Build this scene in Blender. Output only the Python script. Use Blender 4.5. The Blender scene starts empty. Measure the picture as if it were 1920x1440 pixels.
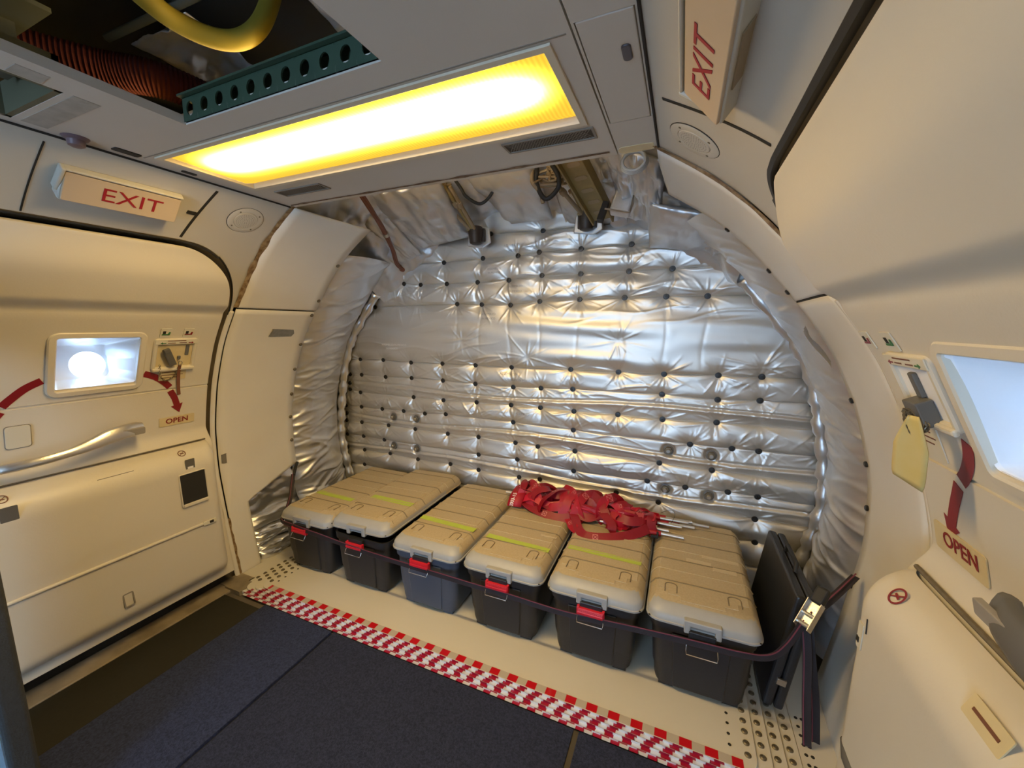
import bpy, math, random
import numpy as np
from mathutils import Vector, Matrix, noise

sc = bpy.context.scene
COL = sc.collection
PI = math.pi
random.seed(7)
rng = np.random.default_rng(7)

# ------------------------------------------------------------------ camera
F_PX = 742.0
YAW = math.radians(23.10)
PITCH = math.radians(8.43)
cam_d = bpy.data.cameras.new('camera')
cam_d.sensor_fit = 'HORIZONTAL'
cam_d.sensor_width = 36.0
cam_d.lens = F_PX / 1920.0 * 36.0
cam_d.clip_start = 0.02
cam = bpy.data.objects.new('camera', cam_d)
COL.objects.link(cam)
fw = Vector((-math.sin(YAW) * math.cos(PITCH), math.cos(YAW) * math.cos(PITCH), -math.sin(PITCH)))
rt = Vector((math.cos(YAW), math.sin(YAW), 0))
up = rt.cross(fw)
cam.matrix_world = Matrix(((rt.x, up.x, -fw.x, 0), (rt.y, up.y, -fw.y, 0), (rt.z, up.z, -fw.z, 1.4), (0, 0, 0, 1)))
sc.camera = cam

# ------------------------------------------------------------------ sky and exposure
world = bpy.data.worlds.new('sky')
sc.world = world
world.use_nodes = True
bg = world.node_tree.nodes['Background']
bg.inputs[0].default_value = (0.48, 0.70, 1.0, 1)
bg.inputs[1].default_value = 3.9
sc.view_settings.view_transform = 'Standard'
sc.view_settings.look = 'None'
sc.view_settings.gamma = 1
sc.view_settings.use_curve_mapping = False
sc.view_settings.exposure = 1.92
LAMP = 1.0          # strength of the ceiling lamp

# ------------------------------------------------------------------ basic helpers
def link(o, parent=None):
    COL.objects.link(o)
    if parent is not None:
        o.parent = parent
    return o

def mesh(name, verts, faces, mat, parent=None, smooth=None, midx=None):
    me = bpy.data.meshes.new(name)
    if isinstance(verts, np.ndarray):
        verts = verts.tolist()
    if isinstance(faces, np.ndarray):
        faces = faces.tolist()
    me.from_pydata(verts, [], faces)
    mats = mat if isinstance(mat, (list, tuple)) else [mat]
    for m in mats:
        me.materials.append(m)
    if midx is not None:
        me.polygons.foreach_set('material_index', np.array(midx, dtype=np.int32))
    if smooth is not None:
        me.polygons.foreach_set('use_smooth', np.ones(len(me.polygons), dtype=bool))
        if smooth < 180:
            me.set_sharp_from_angle(angle=math.radians(smooth))
    me.update()
    o = bpy.data.objects.new(name, me)
    return link(o, parent)

def tag(o, label, cat, group=None, kind=None):
    o['label'] = label
    o['category'] = cat
    if group: o['group'] = group
    if kind: o['kind'] = kind
    return o

def empty(name, loc, label, cat, group=None, kind=None):
    o = bpy.data.objects.new(name, None)
    o.location = loc
    o.empty_display_size = 0.05
    link(o)
    return tag(o, label, cat, group, kind)

def adopt(o, parent):
    """child whose mesh is in world coordinates, under a parent that only has a translation"""
    o.parent = parent
    o.matrix_parent_inverse = Matrix.Translation(-parent.location)
    return o

def bev(o, w=0.003, seg=2):
    m = o.modifiers.new('bevel', 'BEVEL')
    m.width = w; m.segments = seg; m.limit_method = 'ANGLE'; m.angle_limit = math.radians(40)
    return o

def solid(o, t, off=0.0):
    m = o.modifiers.new('solid', 'SOLIDIFY')
    m.thickness = t; m.offset = off
    return o

class MB:
    def __init__(s): s.v = []; s.f = []; s.m = []
    def add(s, v, f, mi=0, M=None):
        b = len(s.v)
        s.v += [tuple(M @ Vector(p)) if M is not None else tuple(p) for p in v]
        s.f += [tuple(i + b for i in q) for q in f]
        s.m += [mi] * len(f)
        return s
    def box(s, x0, x1, y0, y1, z0, z1, mi=0, M=None):
        v = [(x0,y0,z0),(x1,y0,z0),(x1,y1,z0),(x0,y1,z0),(x0,y0,z1),(x1,y0,z1),(x1,y1,z1),(x0,y1,z1)]
        f = [(0,3,2,1),(4,5,6,7),(0,1,5,4),(1,2,6,5),(2,3,7,6),(3,0,4,7)]
        return s.add(v, f, mi, M)
    def tube(s, path, r, n=8, mi=0, M=None, caps=True, closed=False):
        v, f = tube_geo(path, r, n, caps, closed)
        return s.add(v, f, mi, M)
    def prism(s, pts, z0, z1, mi=0, M=None):
        n = len(pts)
        v = [(x, y, z0) for x, y in pts] + [(x, y, z1) for x, y in pts]
        f = [tuple(reversed(range(n))), tuple(range(n, 2 * n))]
        f += [(i, (i + 1) % n, n + (i + 1) % n, n + i) for i in range(n)]
        return s.add(v, f, mi, M)
    def lathe(s, prof, n=16, mi=0, M=None):
        """prof: list of (r, z) revolved about local z"""
        v = []; f = []
        for r, z in prof:
            for k in range(n):
                a = 2 * PI * k / n
                v.append((r * math.cos(a), r * math.sin(a), z))
        for i in range(len(prof) - 1):
            for k in range(n):
                f.append((i*n+k, i*n+(k+1)%n, (i+1)*n+(k+1)%n, (i+1)*n+k))
        f.append(tuple(reversed(range(n)))); f.append(tuple(range((len(prof)-1)*n, len(prof)*n)))
        return s.add(v, f, mi, M)
    def obj(s, name, mat, parent=None, smooth=None):
        return mesh(name, s.v, s.f, mat, parent, smooth, s.m if isinstance(mat, (list, tuple)) else None)

def tube_geo(path, r, n=8, caps=True, closed=False):
    P = [Vector(p) for p in path]
    N = len(P)
    rs = r if isinstance(r, (list, tuple)) else [r] * N
    v = []; f = []
    T = []
    for i in range(N):
        if closed: t = P[(i+1) % N] - P[i-1]
        else: t = P[min(i+1, N-1)] - P[max(i-1, 0)]
        T.append(t.normalized())
    a = Vector((0, 0, 1)) if abs(T[0].z) < 0.9 else Vector((1, 0, 0))
    u = T[0].cross(a).normalized()
    for i in range(N):
        u = (u - T[i] * u.dot(T[i])).normalized()
        w_ = T[i].cross(u)
        for k in range(n):
            an = 2 * PI * k / n
            v.append(P[i] + (u * math.cos(an) + w_ * math.sin(an)) * rs[i])
    for i in range(N if closed else N - 1):
        j = (i + 1) % N
        for k in range(n):
            f.append((i*n+k, i*n+(k+1) % n, j*n+(k+1) % n, j*n+k))
    if caps and not closed:
        f.append(tuple(reversed(range(n)))); f.append(tuple(range((N-1)*n, N*n)))
    return v, f

def spline(pts, n=8):
    """Catmull-Rom through points"""
    P = [Vector(p) for p in pts]
    out = []
    for i in range(len(P) - 1):
        p0 = P[max(i-1, 0)]; p1 = P[i]; p2 = P[i+1]; p3 = P[min(i+2, len(P)-1)]
        for k in range(n):
            t = k / n
            out.append(0.5 * ((2*p1) + (p2-p0)*t + (2*p0-5*p1+4*p2-p3)*t*t + (3*p1-p0-3*p2+p3)*t**3))
    out.append(P[-1])
    return out

def ribbon_geo(path, nrm, width, thick=0.002):
    """flat webbing: path points, nrm = list of face normals"""
    v = []; f = []
    N = len(path)
    for i in range(N):
        t = (Vector(path[min(i+1, N-1)]) - Vector(path[max(i-1, 0)])).normalized()
        n_ = Vector(nrm[i] if isinstance(nrm, list) else nrm)
        s = t.cross(n_)
        if s.length < 1e-4: s = t.orthogonal()
        s.normalize()
        n_ = s.cross(t).normalized()
        p = Vector(path[i])
        for a, b in ((-1, -1), (1, -1), (1, 1), (-1, 1)):
            v.append(p + s * (a * width / 2) + n_ * (b * thick / 2))
    for i in range(N - 1):
        for k in range(4):
            f.append((i*4+k, i*4+(k+1) % 4, (i+1)*4+(k+1) % 4, (i+1)*4+k))
    f.append((3, 2, 1, 0)); f.append(tuple((N-1)*4 + k for k in range(4)))
    return v, f

def grid_faces(nr, nc):
    a = np.arange(nr * nc).reshape(nr, nc)
    return np.stack([a[:-1, :-1], a[:-1, 1:], a[1:, 1:], a[1:, :-1]], -1).reshape(-1, 4)

def rrect(x0, x1, y0, y1, r, n=5):
    pts = []
    for cx, cy, a0 in ((x1-r, y0+r, -90), (x1-r, y1-r, 0), (x0+r, y1-r, 90), (x0+r, y0+r, 180)):
        for k in range(n + 1):
            a = math.radians(a0 + 90 * k / n)
            pts.append((cx + r * math.cos(a), cy + r * math.sin(a)))
    return pts

def loft(loops, cap0=True, cap1=True):
    n = len(loops[0]); v = []; f = []
    for L in loops: v += [tuple(p) for p in L]
    for i in range(len(loops) - 1):
        for k in range(n):
            f.append((i*n+k, i*n+(k+1) % n, (i+1)*n+(k+1) % n, (i+1)*n+k))
    if cap0: f.append(tuple(reversed(range(n))))
    if cap1: f.append(tuple(range((len(loops)-1)*n, len(loops)*n)))
    return v, f

def text_obj(name, body, size, mat, M, parent=None, align='CENTER', ext=0.0004, sx=1.0, proj=None, bold=0.0):
    c = bpy.data.curves.new(name, 'FONT')
    c.body = body; c.size = size; c.align_x = align; c.align_y = 'CENTER'; c.extrude = ext; c.resolution_u = 3
    c.offset = bold
    o = bpy.data.objects.new(name, c)
    COL.objects.link(o)
    bpy.context.view_layer.update()
    me = bpy.data.meshes.new_from_object(o.evaluated_get(bpy.context.evaluated_depsgraph_get()))
    bpy.data.objects.remove(o)
    bpy.data.curves.remove(c)
    for v in me.vertices:
        p = M @ Vector((v.co.x * sx, v.co.y, v.co.z))
        v.co = proj(p, v.co.z) if proj else p
    me.materials.clear(); me.materials.append(mat)
    me.name = name
    return link(bpy.data.objects.new(name, me), parent)

# ------------------------------------------------------------------ materials
def mat(name, col, rough=0.5, metal=0.0, noise_amt=0.0, noise_scale=8.0, col2=None, bump=0.0, bump_scale=60.0,
        spec=0.5, stretch=None, coat=0.0, detail=4.0):
    m = bpy.data.materials.new(name)
    m.use_nodes = True
    nt = m.node_tree; N = nt.nodes; L = nt.links
    b = N['Principled BSDF']
    b.inputs['Base Color'].default_value = (*col, 1)
    b.inputs['Roughness'].default_value = rough
    b.inputs['Metallic'].default_value = metal
    b.inputs['Specular IOR Level'].default_value = spec
    b.inputs['Coat Weight'].default_value = coat
    tc = None
    if noise_amt > 0 or bump > 0:
        tc = N.new('ShaderNodeTexCoord')
        mp = N.new('ShaderNodeMapping')
        L.new(tc.outputs['Object'], mp.inputs[0])
        if stretch: mp.inputs['Scale'].default_value = stretch
    if noise_amt > 0:
        nz = N.new('ShaderNodeTexNoise'); nz.inputs['Scale'].default_value = noise_scale; nz.inputs['Detail'].default_value = detail
        L.new(mp.outputs[0], nz.inputs['Vector'])
        rp = N.new('ShaderNodeValToRGB')
        rp.color_ramp.elements[0].position = 0.35; rp.color_ramp.elements[1].position = 0.7
        c2 = col2 or tuple(c * 0.7 for c in col)
        rp.color_ramp.elements[0].color = (*col, 1)
        rp.color_ramp.elements[1].color = (*[a + (b_ - a) * noise_amt for a, b_ in zip(col, c2)], 1)
        L.new(nz.outputs[0], rp.inputs[0]); L.new(rp.outputs[0], b.inputs['Base Color'])
    if bump > 0:
        nb = N.new('ShaderNodeTexNoise'); nb.inputs['Scale'].default_value = bump_scale; nb.inputs['Detail'].default_value = 3
        L.new(mp.outputs[0], nb.inputs['Vector'])
        bp = N.new('ShaderNodeBump'); bp.inputs['Strength'].default_value = bump; bp.inputs['Distance'].default_value = 0.004
        L.new(nb.outputs[0], bp.inputs['Height']); L.new(bp.outputs[0], b.inputs['Normal'])
    return m

def creases(m, scale, strength, stretch=(1, 1, 1), dist=0.006):
    """sharp fine creases of film, on top of the modelled folds"""
    nt = m.node_tree; N = nt.nodes; L = nt.links; b = N['Principled BSDF']
    tc = N.new('ShaderNodeTexCoord'); mp = N.new('ShaderNodeMapping'); mp.inputs['Scale'].default_value = stretch
    L.new(tc.outputs['Object'], mp.inputs[0])
    nz = N.new('ShaderNodeTexNoise'); nz.noise_type = 'RIDGED_MULTIFRACTAL'; nz.inputs['Scale'].default_value = scale; nz.inputs['Detail'].default_value = 3
    nz.inputs['Distortion'].default_value = 0.6
    L.new(mp.outputs[0], nz.inputs['Vector'])
    bp = N.new('ShaderNodeBump'); bp.inputs['Strength'].default_value = strength; bp.inputs['Distance'].default_value = dist
    L.new(nz.outputs[0], bp.inputs['Height'])
    if b.inputs['Normal'].is_linked: L.new(b.inputs['Normal'].links[0].from_socket, bp.inputs['Normal'])
    L.new(bp.outputs[0], b.inputs['Normal'])
    return m

M_WALL = mat('lining_paint', (0.53, 0.495, 0.425), 0.45, noise_amt=0.35, noise_scale=2.2, col2=(0.45, 0.41, 0.335), bump=0.05, bump_scale=140)
M_PANEL = mat('aft_panel_paint', (0.76, 0.725, 0.65), 0.45, noise_amt=0.4, noise_scale=3, col2=(0.68, 0.62, 0.52))
M_DOOR = mat('door_lining', (0.66, 0.605, 0.495), 0.42, noise_amt=0.3, noise_scale=1.7, col2=(0.60, 0.535, 0.42), bump=0.06, bump_scale=160)
M_CEIL = mat('ceiling_paint', (0.57, 0.53, 0.47), 0.5, noise_amt=0.3, noise_scale=2, col2=(0.48, 0.44, 0.38))
M_GAP = mat('dark_gap', (0.015, 0.014, 0.013), 0.8)
M_JAMB = mat('door_jamb', (0.34, 0.27, 0.17), 0.6, noise_amt=0.6, noise_scale=12, col2=(0.2, 0.15, 0.09))
M_SEAL = mat('brown_sealant', (0.13, 0.062, 0.014), 0.5, noise_amt=0.6, noise_scale=45, col2=(0.55, 0.42, 0.24), bump=0.6, bump_scale=90)
M_CEILSEAL = mat('dry_brown_sealant', (0.085, 0.042, 0.018), 0.7, noise_amt=0.8, noise_scale=40, col2=(0.3, 0.2, 0.12))
M_BLACK = mat('black_rubber', (0.012, 0.012, 0.013), 0.6)
M_SKIN = mat('void_skin', (0.022, 0.022, 0.020), 0.7, noise_amt=0.6, noise_scale=3)
M_VOIDFRAME = mat('void_frame_primer', (0.05, 0.055, 0.04), 0.6)
M_FOIL = mat('silver_foil', (0.64, 0.62, 0.58), 0.42, metal=0.74, noise_amt=0.25, noise_scale=5, col2=(0.56, 0.56, 0.58), bump=0.07, bump_scale=45)
M_FOIL2 = mat('crumpled_foil', (0.62, 0.62, 0.63), 0.38, metal=0.78, noise_amt=0.3, noise_scale=7, col2=(0.5, 0.5, 0.52), bump=0.15, bump_scale=40)
M_FOIL3 = mat('bright_foil', (0.74, 0.74, 0.75), 0.28, metal=0.85, bump=0.15, bump_scale=35)
M_FOILD = mat('dull_foil', (0.62, 0.62, 0.63), 0.40, metal=0.7, noise_amt=0.35, noise_scale=6, bump=0.3, bump_scale=30)
creases(M_FOIL, 7.0, 0.30, (0.7, 1, 1.5)); creases(M_FOIL2, 8.0, 0.40, (1, .8, 1.6)); creases(M_FOIL3, 9.0, 0.35); creases(M_FOILD, 9.0, 0.6)
M_BUTTON = mat('black_button', (0.012, 0.012, 0.013), 0.4)
M_STEEL = mat('dull_steel', (0.45, 0.42, 0.37), 0.35, metal=0.9, noise_amt=0.4, noise_scale=40)
M_BRONZE = mat('dirty_bolt', (0.20, 0.17, 0.12), 0.4, metal=0.7, noise_amt=0.6, noise_scale=60)
M_CHROME = mat('bright_metal', (0.82, 0.82, 0.82), 0.15, metal=1.0)
M_BRUSH = mat('brushed_aluminium', (0.66, 0.63, 0.58), 0.32, metal=0.9, bump=0.1, bump_scale=200)
M_PLATE = mat('cream_floor_plate', (0.64, 0.60, 0.50), 0.38, noise_amt=0.25, noise_scale=3, col2=(0.56, 0.51, 0.40))
M_CARPET = mat('navy_carpet', (0.044, 0.054, 0.110), 0.95, noise_amt=0.9, noise_scale=150, col2=(0.020, 0.026, 0.055), bump=0.8, bump_scale=300, spec=0.15)
M_CARPET2 = mat('charcoal_carpet', (0.038, 0.044, 0.080), 0.95, noise_amt=0.9, noise_scale=150, col2=(0.017, 0.020, 0.038), bump=0.8, bump_scale=300, spec=0.15)
M_RUBBER = mat('olive_rubber', (0.024, 0.022, 0.014), 0.75, noise_amt=0.4, noise_scale=90, spec=0.3)
M_SILL = mat('worn_sill', (0.36, 0.29, 0.19), 0.5, noise_amt=0.8, noise_scale=9, col2=(0.14, 0.11, 0.07))
M_TUB = mat('black_plastic', (0.017, 0.018, 0.021), 0.42, bump=0.1, bump_scale=220)
M_TUBB = mat('daylit_black_plastic', (0.055, 0.072, 0.105), 0.42, bump=0.1, bump_scale=220)  # black tub plastic with bluish daylight put into its colour
M_LID = mat('tan_lid', (0.47, 0.375, 0.23), 0.5, noise_amt=0.5, noise_scale=130, col2=(0.37, 0.285, 0.165))
M_LIDG = mat('grey_lid_rim', (0.37, 0.36, 0.335), 0.42, noise_amt=0.2, noise_scale=20)
M_RIB = mat('lid_groove', (0.20, 0.155, 0.09), 0.6)
M_RED = mat('red_plastic', (0.58, 0.014, 0.03), 0.35)
M_WEB = mat('red_webbing', (0.42, 0.005, 0.022), 0.5, noise_amt=0.5, noise_scale=18, col2=(0.20, 0.002, 0.010), bump=0.2, bump_scale=500)
M_WEBD = mat('shaded_red_webbing', (0.28, 0.003, 0.014), 0.42, noise_amt=0.4, noise_scale=18, col2=(0.13, 0.001, 0.006), bump=0.2, bump_scale=500)  # shaded copy of the red webbing, shade put into the colour
M_WEBL = mat('lit_red_webbing', (0.55, 0.008, 0.034), 0.36, noise_amt=0.3, noise_scale=18, col2=(0.36, 0.004, 0.02), bump=0.2, bump_scale=500)  # lit copy of the red webbing, light put into the colour
M_STITCH = mat('pale_stitching', (0.75, 0.28, 0.26), 0.6)
M_WHITE = mat('white_print', (0.85, 0.83, 0.80), 0.5)
M_TAPEY = mat('lime_tape', (0.44, 0.55, 0.06), 0.5, noise_amt=0.4, noise_scale=25, col2=(0.36, 0.43, 0.05))
M_TAPEP = mat('pale_tape', (0.56, 0.46, 0.30), 0.5)
M_STRAP = mat('black_strap', (0.017, 0.011, 0.013), 0.6, bump=0.2, bump_scale=400)
M_STRAPR = mat('maroon_strap_edge', (0.17, 0.035, 0.055), 0.55)
M_TRED = mat('red_tape', (0.52, 0.005, 0.012), 0.3, coat=0.3)
M_TWHITE = mat('silver_tape', (0.78, 0.80, 0.84), 0.28, metal=0.35)
M_TDARK = mat('crimson_tape', (0.34, 0.006, 0.03), 0.3, coat=0.3)
M_TBEIGE = mat('beige_tape', (0.47, 0.41, 0.33), 0.45)
M_SIGN = mat('exit_sign_lens', (0.47, 0.37, 0.26), 0.4, noise_amt=0.25, noise_scale=5)
M_SIGNB = mat('exit_sign_body', (0.47, 0.45, 0.39), 0.45)
M_EXITRED = mat('exit_red', (0.25, 0.005, 0.014), 0.5)
M_MARK = mat('marking_red', (0.22, 0.005, 0.010), 0.45)
M_PLAC = mat('yellowed_placard', (0.66, 0.54, 0.30), 0.45, noise_amt=0.3, noise_scale=20)
M_PLACG = mat('pale_placard', (0.64, 0.60, 0.48), 0.45)
M_INK = mat('brown_print', (0.16, 0.06, 0.03), 0.6)
M_BLUEGREY = mat('grey_print', (0.30, 0.30, 0.31), 0.6)
M_GREEN = mat('green_print', (0.03, 0.16, 0.04), 0.5)
M_PRIMER = mat('green_primer', (0.034, 0.066, 0.040), 0.5, noise_amt=0.4, noise_scale=10, col2=(0.025, 0.045, 0.035))
M_OLIVE = mat('olive_primer', (0.26, 0.19, 0.075), 0.5, noise_amt=0.5, noise_scale=14, col2=(0.13, 0.10, 0.04))
M_HOSE = mat('red_hose', (0.040, 0.007, 0.006), 0.85, spec=0.15, noise_amt=0.3, noise_scale=20)
M_YELLOW = mat('yellow_hose', (0.17, 0.135, 0.015), 0.7, spec=0.2)
M_CABLE = mat('brown_cable', (0.15, 0.045, 0.022), 0.45)
M_TAN = mat('tan_wiring', (0.27, 0.20, 0.12), 0.6)
M_GREYT = mat('grey_tubing', (0.42, 0.44, 0.46), 0.35)
M_GRILLE = mat('vent_grey', (0.24, 0.215, 0.18), 0.6)
M_SMOKED = mat('grey_bumper', (0.115, 0.11, 0.10), 0.5)
M_POST = mat('charcoal_partition', (0.040, 0.042, 0.043), 0.85, noise_amt=0.5, noise_scale=60, bump=0.5, bump_scale=200)
M_POSTB = mat('blue_grey_carpet_face', (0.22, 0.30, 0.37), 0.9, noise_amt=0.5, noise_scale=80, bump=0.5, bump_scale=200)
M_TAG = mat('yellow_tag', (0.58, 0.44, 0.15), 0.4, noise_amt=0.4, noise_scale=14, col2=(0.62, 0.52, 0.30))
M_TAPEG = mat('silver_duct_tape', (0.28, 0.27, 0.24), 0.35, metal=0.5, noise_amt=0.7, noise_scale=40)
M_FUNNEL = mat('window_reveal_white', (0.88, 0.89, 0.90), 0.30)
M_STREAM = mat('brown_streamer', (0.20, 0.07, 0.035), 0.6)

def glass_mat(name, gl=0.06):
    m = bpy.data.materials.new(name); m.use_nodes = True
    N = m.node_tree.nodes; L = m.node_tree.links
    N.remove(N['Principled BSDF'])
    t = N.new('ShaderNodeBsdfTransparent'); t.inputs[0].default_value = (0.93, 0.96, 1, 1)
    g = N.new('ShaderNodeBsdfGlossy'); g.inputs['Roughness'].default_value = 0.08
    x = N.new('ShaderNodeMixShader'); x.inputs[0].default_value = gl
    L.new(t.outputs[0], x.inputs[1]); L.new(g.outputs[0], x.inputs[2]); L.new(x.outputs[0], N['Material Output'].inputs[0])
    return m
M_GLASS = glass_mat('window_pane')

def lamp_mat(name, x0, x1, y0, y1):
    """fluorescent ceiling panel: yellowed ribbed diffuser, brightest along its tube"""
    m = bpy.data.materials.new(name); m.use_nodes = True
    N = m.node_tree.nodes; L = m.node_tree.links
    N.remove(N['Principled BSDF'])
    tc = N.new('ShaderNodeTexCoord'); sp = N.new('ShaderNodeSeparateXYZ'); L.new(tc.outputs['Object'], sp.inputs[0])
    def math_(op, a, b=None, c=None):
        n = N.new('ShaderNodeMath'); n.operation = op
        for i, q in enumerate((a, b, c)):
            if q is None: continue
            if isinstance(q, (int, float)): n.inputs[i].default_value = q
            else: L.new(q, n.inputs[i])
        return n.outputs[0]
    yc = y0 + (y1 - y0) * 0.42; sg = (y1 - y0) * 0.155
    dy = math_('DIVIDE', math_('SUBTRACT', sp.outputs[1], yc), sg)
    g = math_('EXPONENT', math_('MULTIPLY', math_('MULTIPLY', dy, dy), -1.0))
    xc = (x0 + x1) / 2; hx = (x1 - x0) / 2
    dx = math_('DIVIDE', math_('SUBTRACT', sp.outputs[0], xc), hx * 0.86)
    dx2 = math_('MULTIPLY', dx, dx); dx8 = math_('POWER', dx2, 6.0)
    g2 = math_('MULTIPLY', g, math_('EXPONENT', math_('MULTIPLY', dx8, -1.0)))
    rib = math_('ADD', math_('MULTIPLY', math_('SINE', math_('MULTIPLY', sp.outputs[0], 2 * PI / 0.011)), 0.10), 1.0)
    st = math_('MULTIPLY', math_('ADD', math_('MULTIPLY', g2, 25.0), 0.30), math_('MULTIPLY', rib, LAMP))
    mx = N.new('ShaderNodeMix'); mx.data_type = 'RGBA'
    L.new(g2, mx.inputs[0])
    mx.inputs[6].default_value = (1.0, 0.56, 0.045, 1); mx.inputs[7].default_value = (1.0, 0.755, 0.385, 1)
    em = N.new('ShaderNodeEmission'); L.new(mx.outputs[2], em.inputs[0]); L.new(st, em.inputs[1])
    L.new(em.outputs[0], N['Material Output'].inputs[0])
    return m

# ------------------------------------------------------------------ cabin cross-section
XC = -0.865
ZP = [-0.3, -0.05, .28, .59, .84, 1.085, 1.317, 1.488, 1.57, 1.693, 1.817, 1.923]
WP = [1.33, 1.43, 1.485, 1.525, 1.515, 1.455, 1.355, 1.235, 1.166, 1.068, .935, .767]
def _smooth_profile():
    zz = np.linspace(-0.3, 1.923, 400)
    ww = np.interp(zz, ZP, WP)
    k = np.exp(-0.5 * (np.arange(-24, 25) / 9.0) ** 2); k /= k.sum()
    pad = np.concatenate([2*ww[0]-ww[1:25][::-1], ww, 2*ww[-1]-ww[-25:-1][::-1]])
    return zz, np.convolve(pad, k, 'valid')
_PZ, _PW = _smooth_profile()
def w(z): return float(np.interp(z, _PZ, _PW))
def wv(z): return np.interp(z, _PZ, _PW)
CZ = 1.923            # ceiling height
def P(side, y, z, off=0.0):
    return Vector((XC + side * (w(z) - off), y, z))
def frame(side, y, z, off=0.0):
    """local x = to the viewer's right, y = up along the lining, z = into the cabin"""
    o = P(side, y, z, off)
    r = Vector((0, 1, 0)) if side < 0 else Vector((0, -1, 0))
    u = (P(side, y, z + 0.03) - P(side, y, z - 0.03)).normalized()
    n = r.cross(u)
    return Matrix(((r.x, u.x, n.x, o.x), (r.y, u.y, n.y, o.y), (r.z, u.z, n.z, o.z), (0, 0, 0, 1)))
def ly(side, y0, y):
    """local x of cabin station y in a frame set at y0"""
    return (y - y0) * (1 if side < 0 else -1)

DYC = 0.62            # door centre station
DTOP = 1.742
def door_aft(z, g=0.0):
    top = DTOP - g * .55; edge = 1.31 - g; zc = 1.43
    if z <= zc: return edge
    t = min((z - zc) / (top - zc), 1.0)
    return 1.0 - g + 0.31 * (1 - t ** 2.2) ** (1 / 2.2)

# ------------------------------------------------------------------ outer skin, floor, added forward light blocks
YF = -2.6
def build_shell():
    R = 1.72; zc = 0.65
    ths = np.radians(np.arange(-34, 214.1, 3.1))
    ys = np.concatenate([np.arange(YF, 0.5, 0.2), np.arange(0.55, 1.2, 0.05), np.arange(1.25, 2.46, 0.1)])
    v = []; 
    for y in ys:
        for t in ths:
            v.append((XC + R * math.cos(t), y, zc + R * math.sin(t)))
    f = []
    for a in grid_faces(len(ys), len(ths)):
        c = np.mean([v[i] for i in a], axis=0)
        if abs(c[1] - 0.855) < 0.10 and abs(c[2] - 1.225) < 0.10 and abs(c[0] - XC) > 1.4: continue
        f.append(tuple(a))
    # aft closing disc
    n0 = len(v); v.append((XC, 2.45, zc)); m = len(ths); base = (len(ys) - 1) * m
    for k in range(m - 1): f.append((base + k, base + k + 1, n0))
    o = mesh('wall_aft', v, f, M_SKIN, None, 60)
    return tag(o, 'dark fuselage skin and aft pressure bulkhead behind the silver insulation', 'wall', kind='structure')
skin = build_shell()

def build_floor():
    b = MB()
    b.box(XC - 1.62, XC + 1.62, YF, 2.44, -0.075, -0.052)
    o = b.obj('floor', mat('floor_base', (0.12, 0.10, 0.075), 0.6, noise_amt=0.6, noise_scale=10))
    return tag(o, 'worn brown cabin floor base under the carpets and plates', 'floor', kind='structure')
floor = build_floor()

def build_light_block_ring():
    # added unseen ring keeping outside light out of the void behind the lining
    R = 1.72; zc = 0.65
    prof = [(XC - w(z), z) for z in np.linspace(-0.07, CZ, 26)]
    prof += [(XC + w(z), z) for z in np.linspace(CZ, -0.07, 26)]
    v = []; f = []
    for (x, z) in prof:
        d = Vector((x - XC, z - zc)).normalized() * (R + 0.03)
        for y in (YF, YF + 0.05):
            v.append((x, y, z)); v.append((XC + d.x, y, zc + d.y))
    for i in range(len(prof) - 1):
        a = i * 4; c = a + 4
        f += [(a, a+1, c+1, c), (a+2, c+2, c+3, a+3), (a, c, c+2, a+2)]
    o = mesh('trim_1', v, f, M_WALL)
    tag(o, 'added unseen ring blocking outside light between lining and skin', 'trim', kind='structure')
build_light_block_ring()

def build_skylight_baffle():
    # added unseen wall; its aisle gap limits the skylight from behind
    b = MB()
    zs_ = np.linspace(-0.05, CZ, 24)
    for s_ in (-1, 1):
        v = []
        for z in zs_:
            for y in (YF + .051, YF + .08):
                v += [(XC + s_ * 0.40, y, z), (XC + s_ * (w(z) + .002), y, z)]
        for i in range(len(zs_) - 1):
            a = i * 4; c = a + 4
            b.add([v[k] for k in (a, a+1, c+1, c)], [(0,1,2,3)]); b.add([v[k] for k in (a+2, a+3, c+3, c+2)], [(0,1,2,3)]); b.add([v[k] for k in (a, a+2, c+2, c)], [(0,1,2,3)])
    o = b.obj('wall_skylight_baffle', M_WALL)
    tag(o, 'added unseen cream wall limiting the skylight through its aisle gap', 'wall', kind='structure')
build_skylight_baffle()

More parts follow.
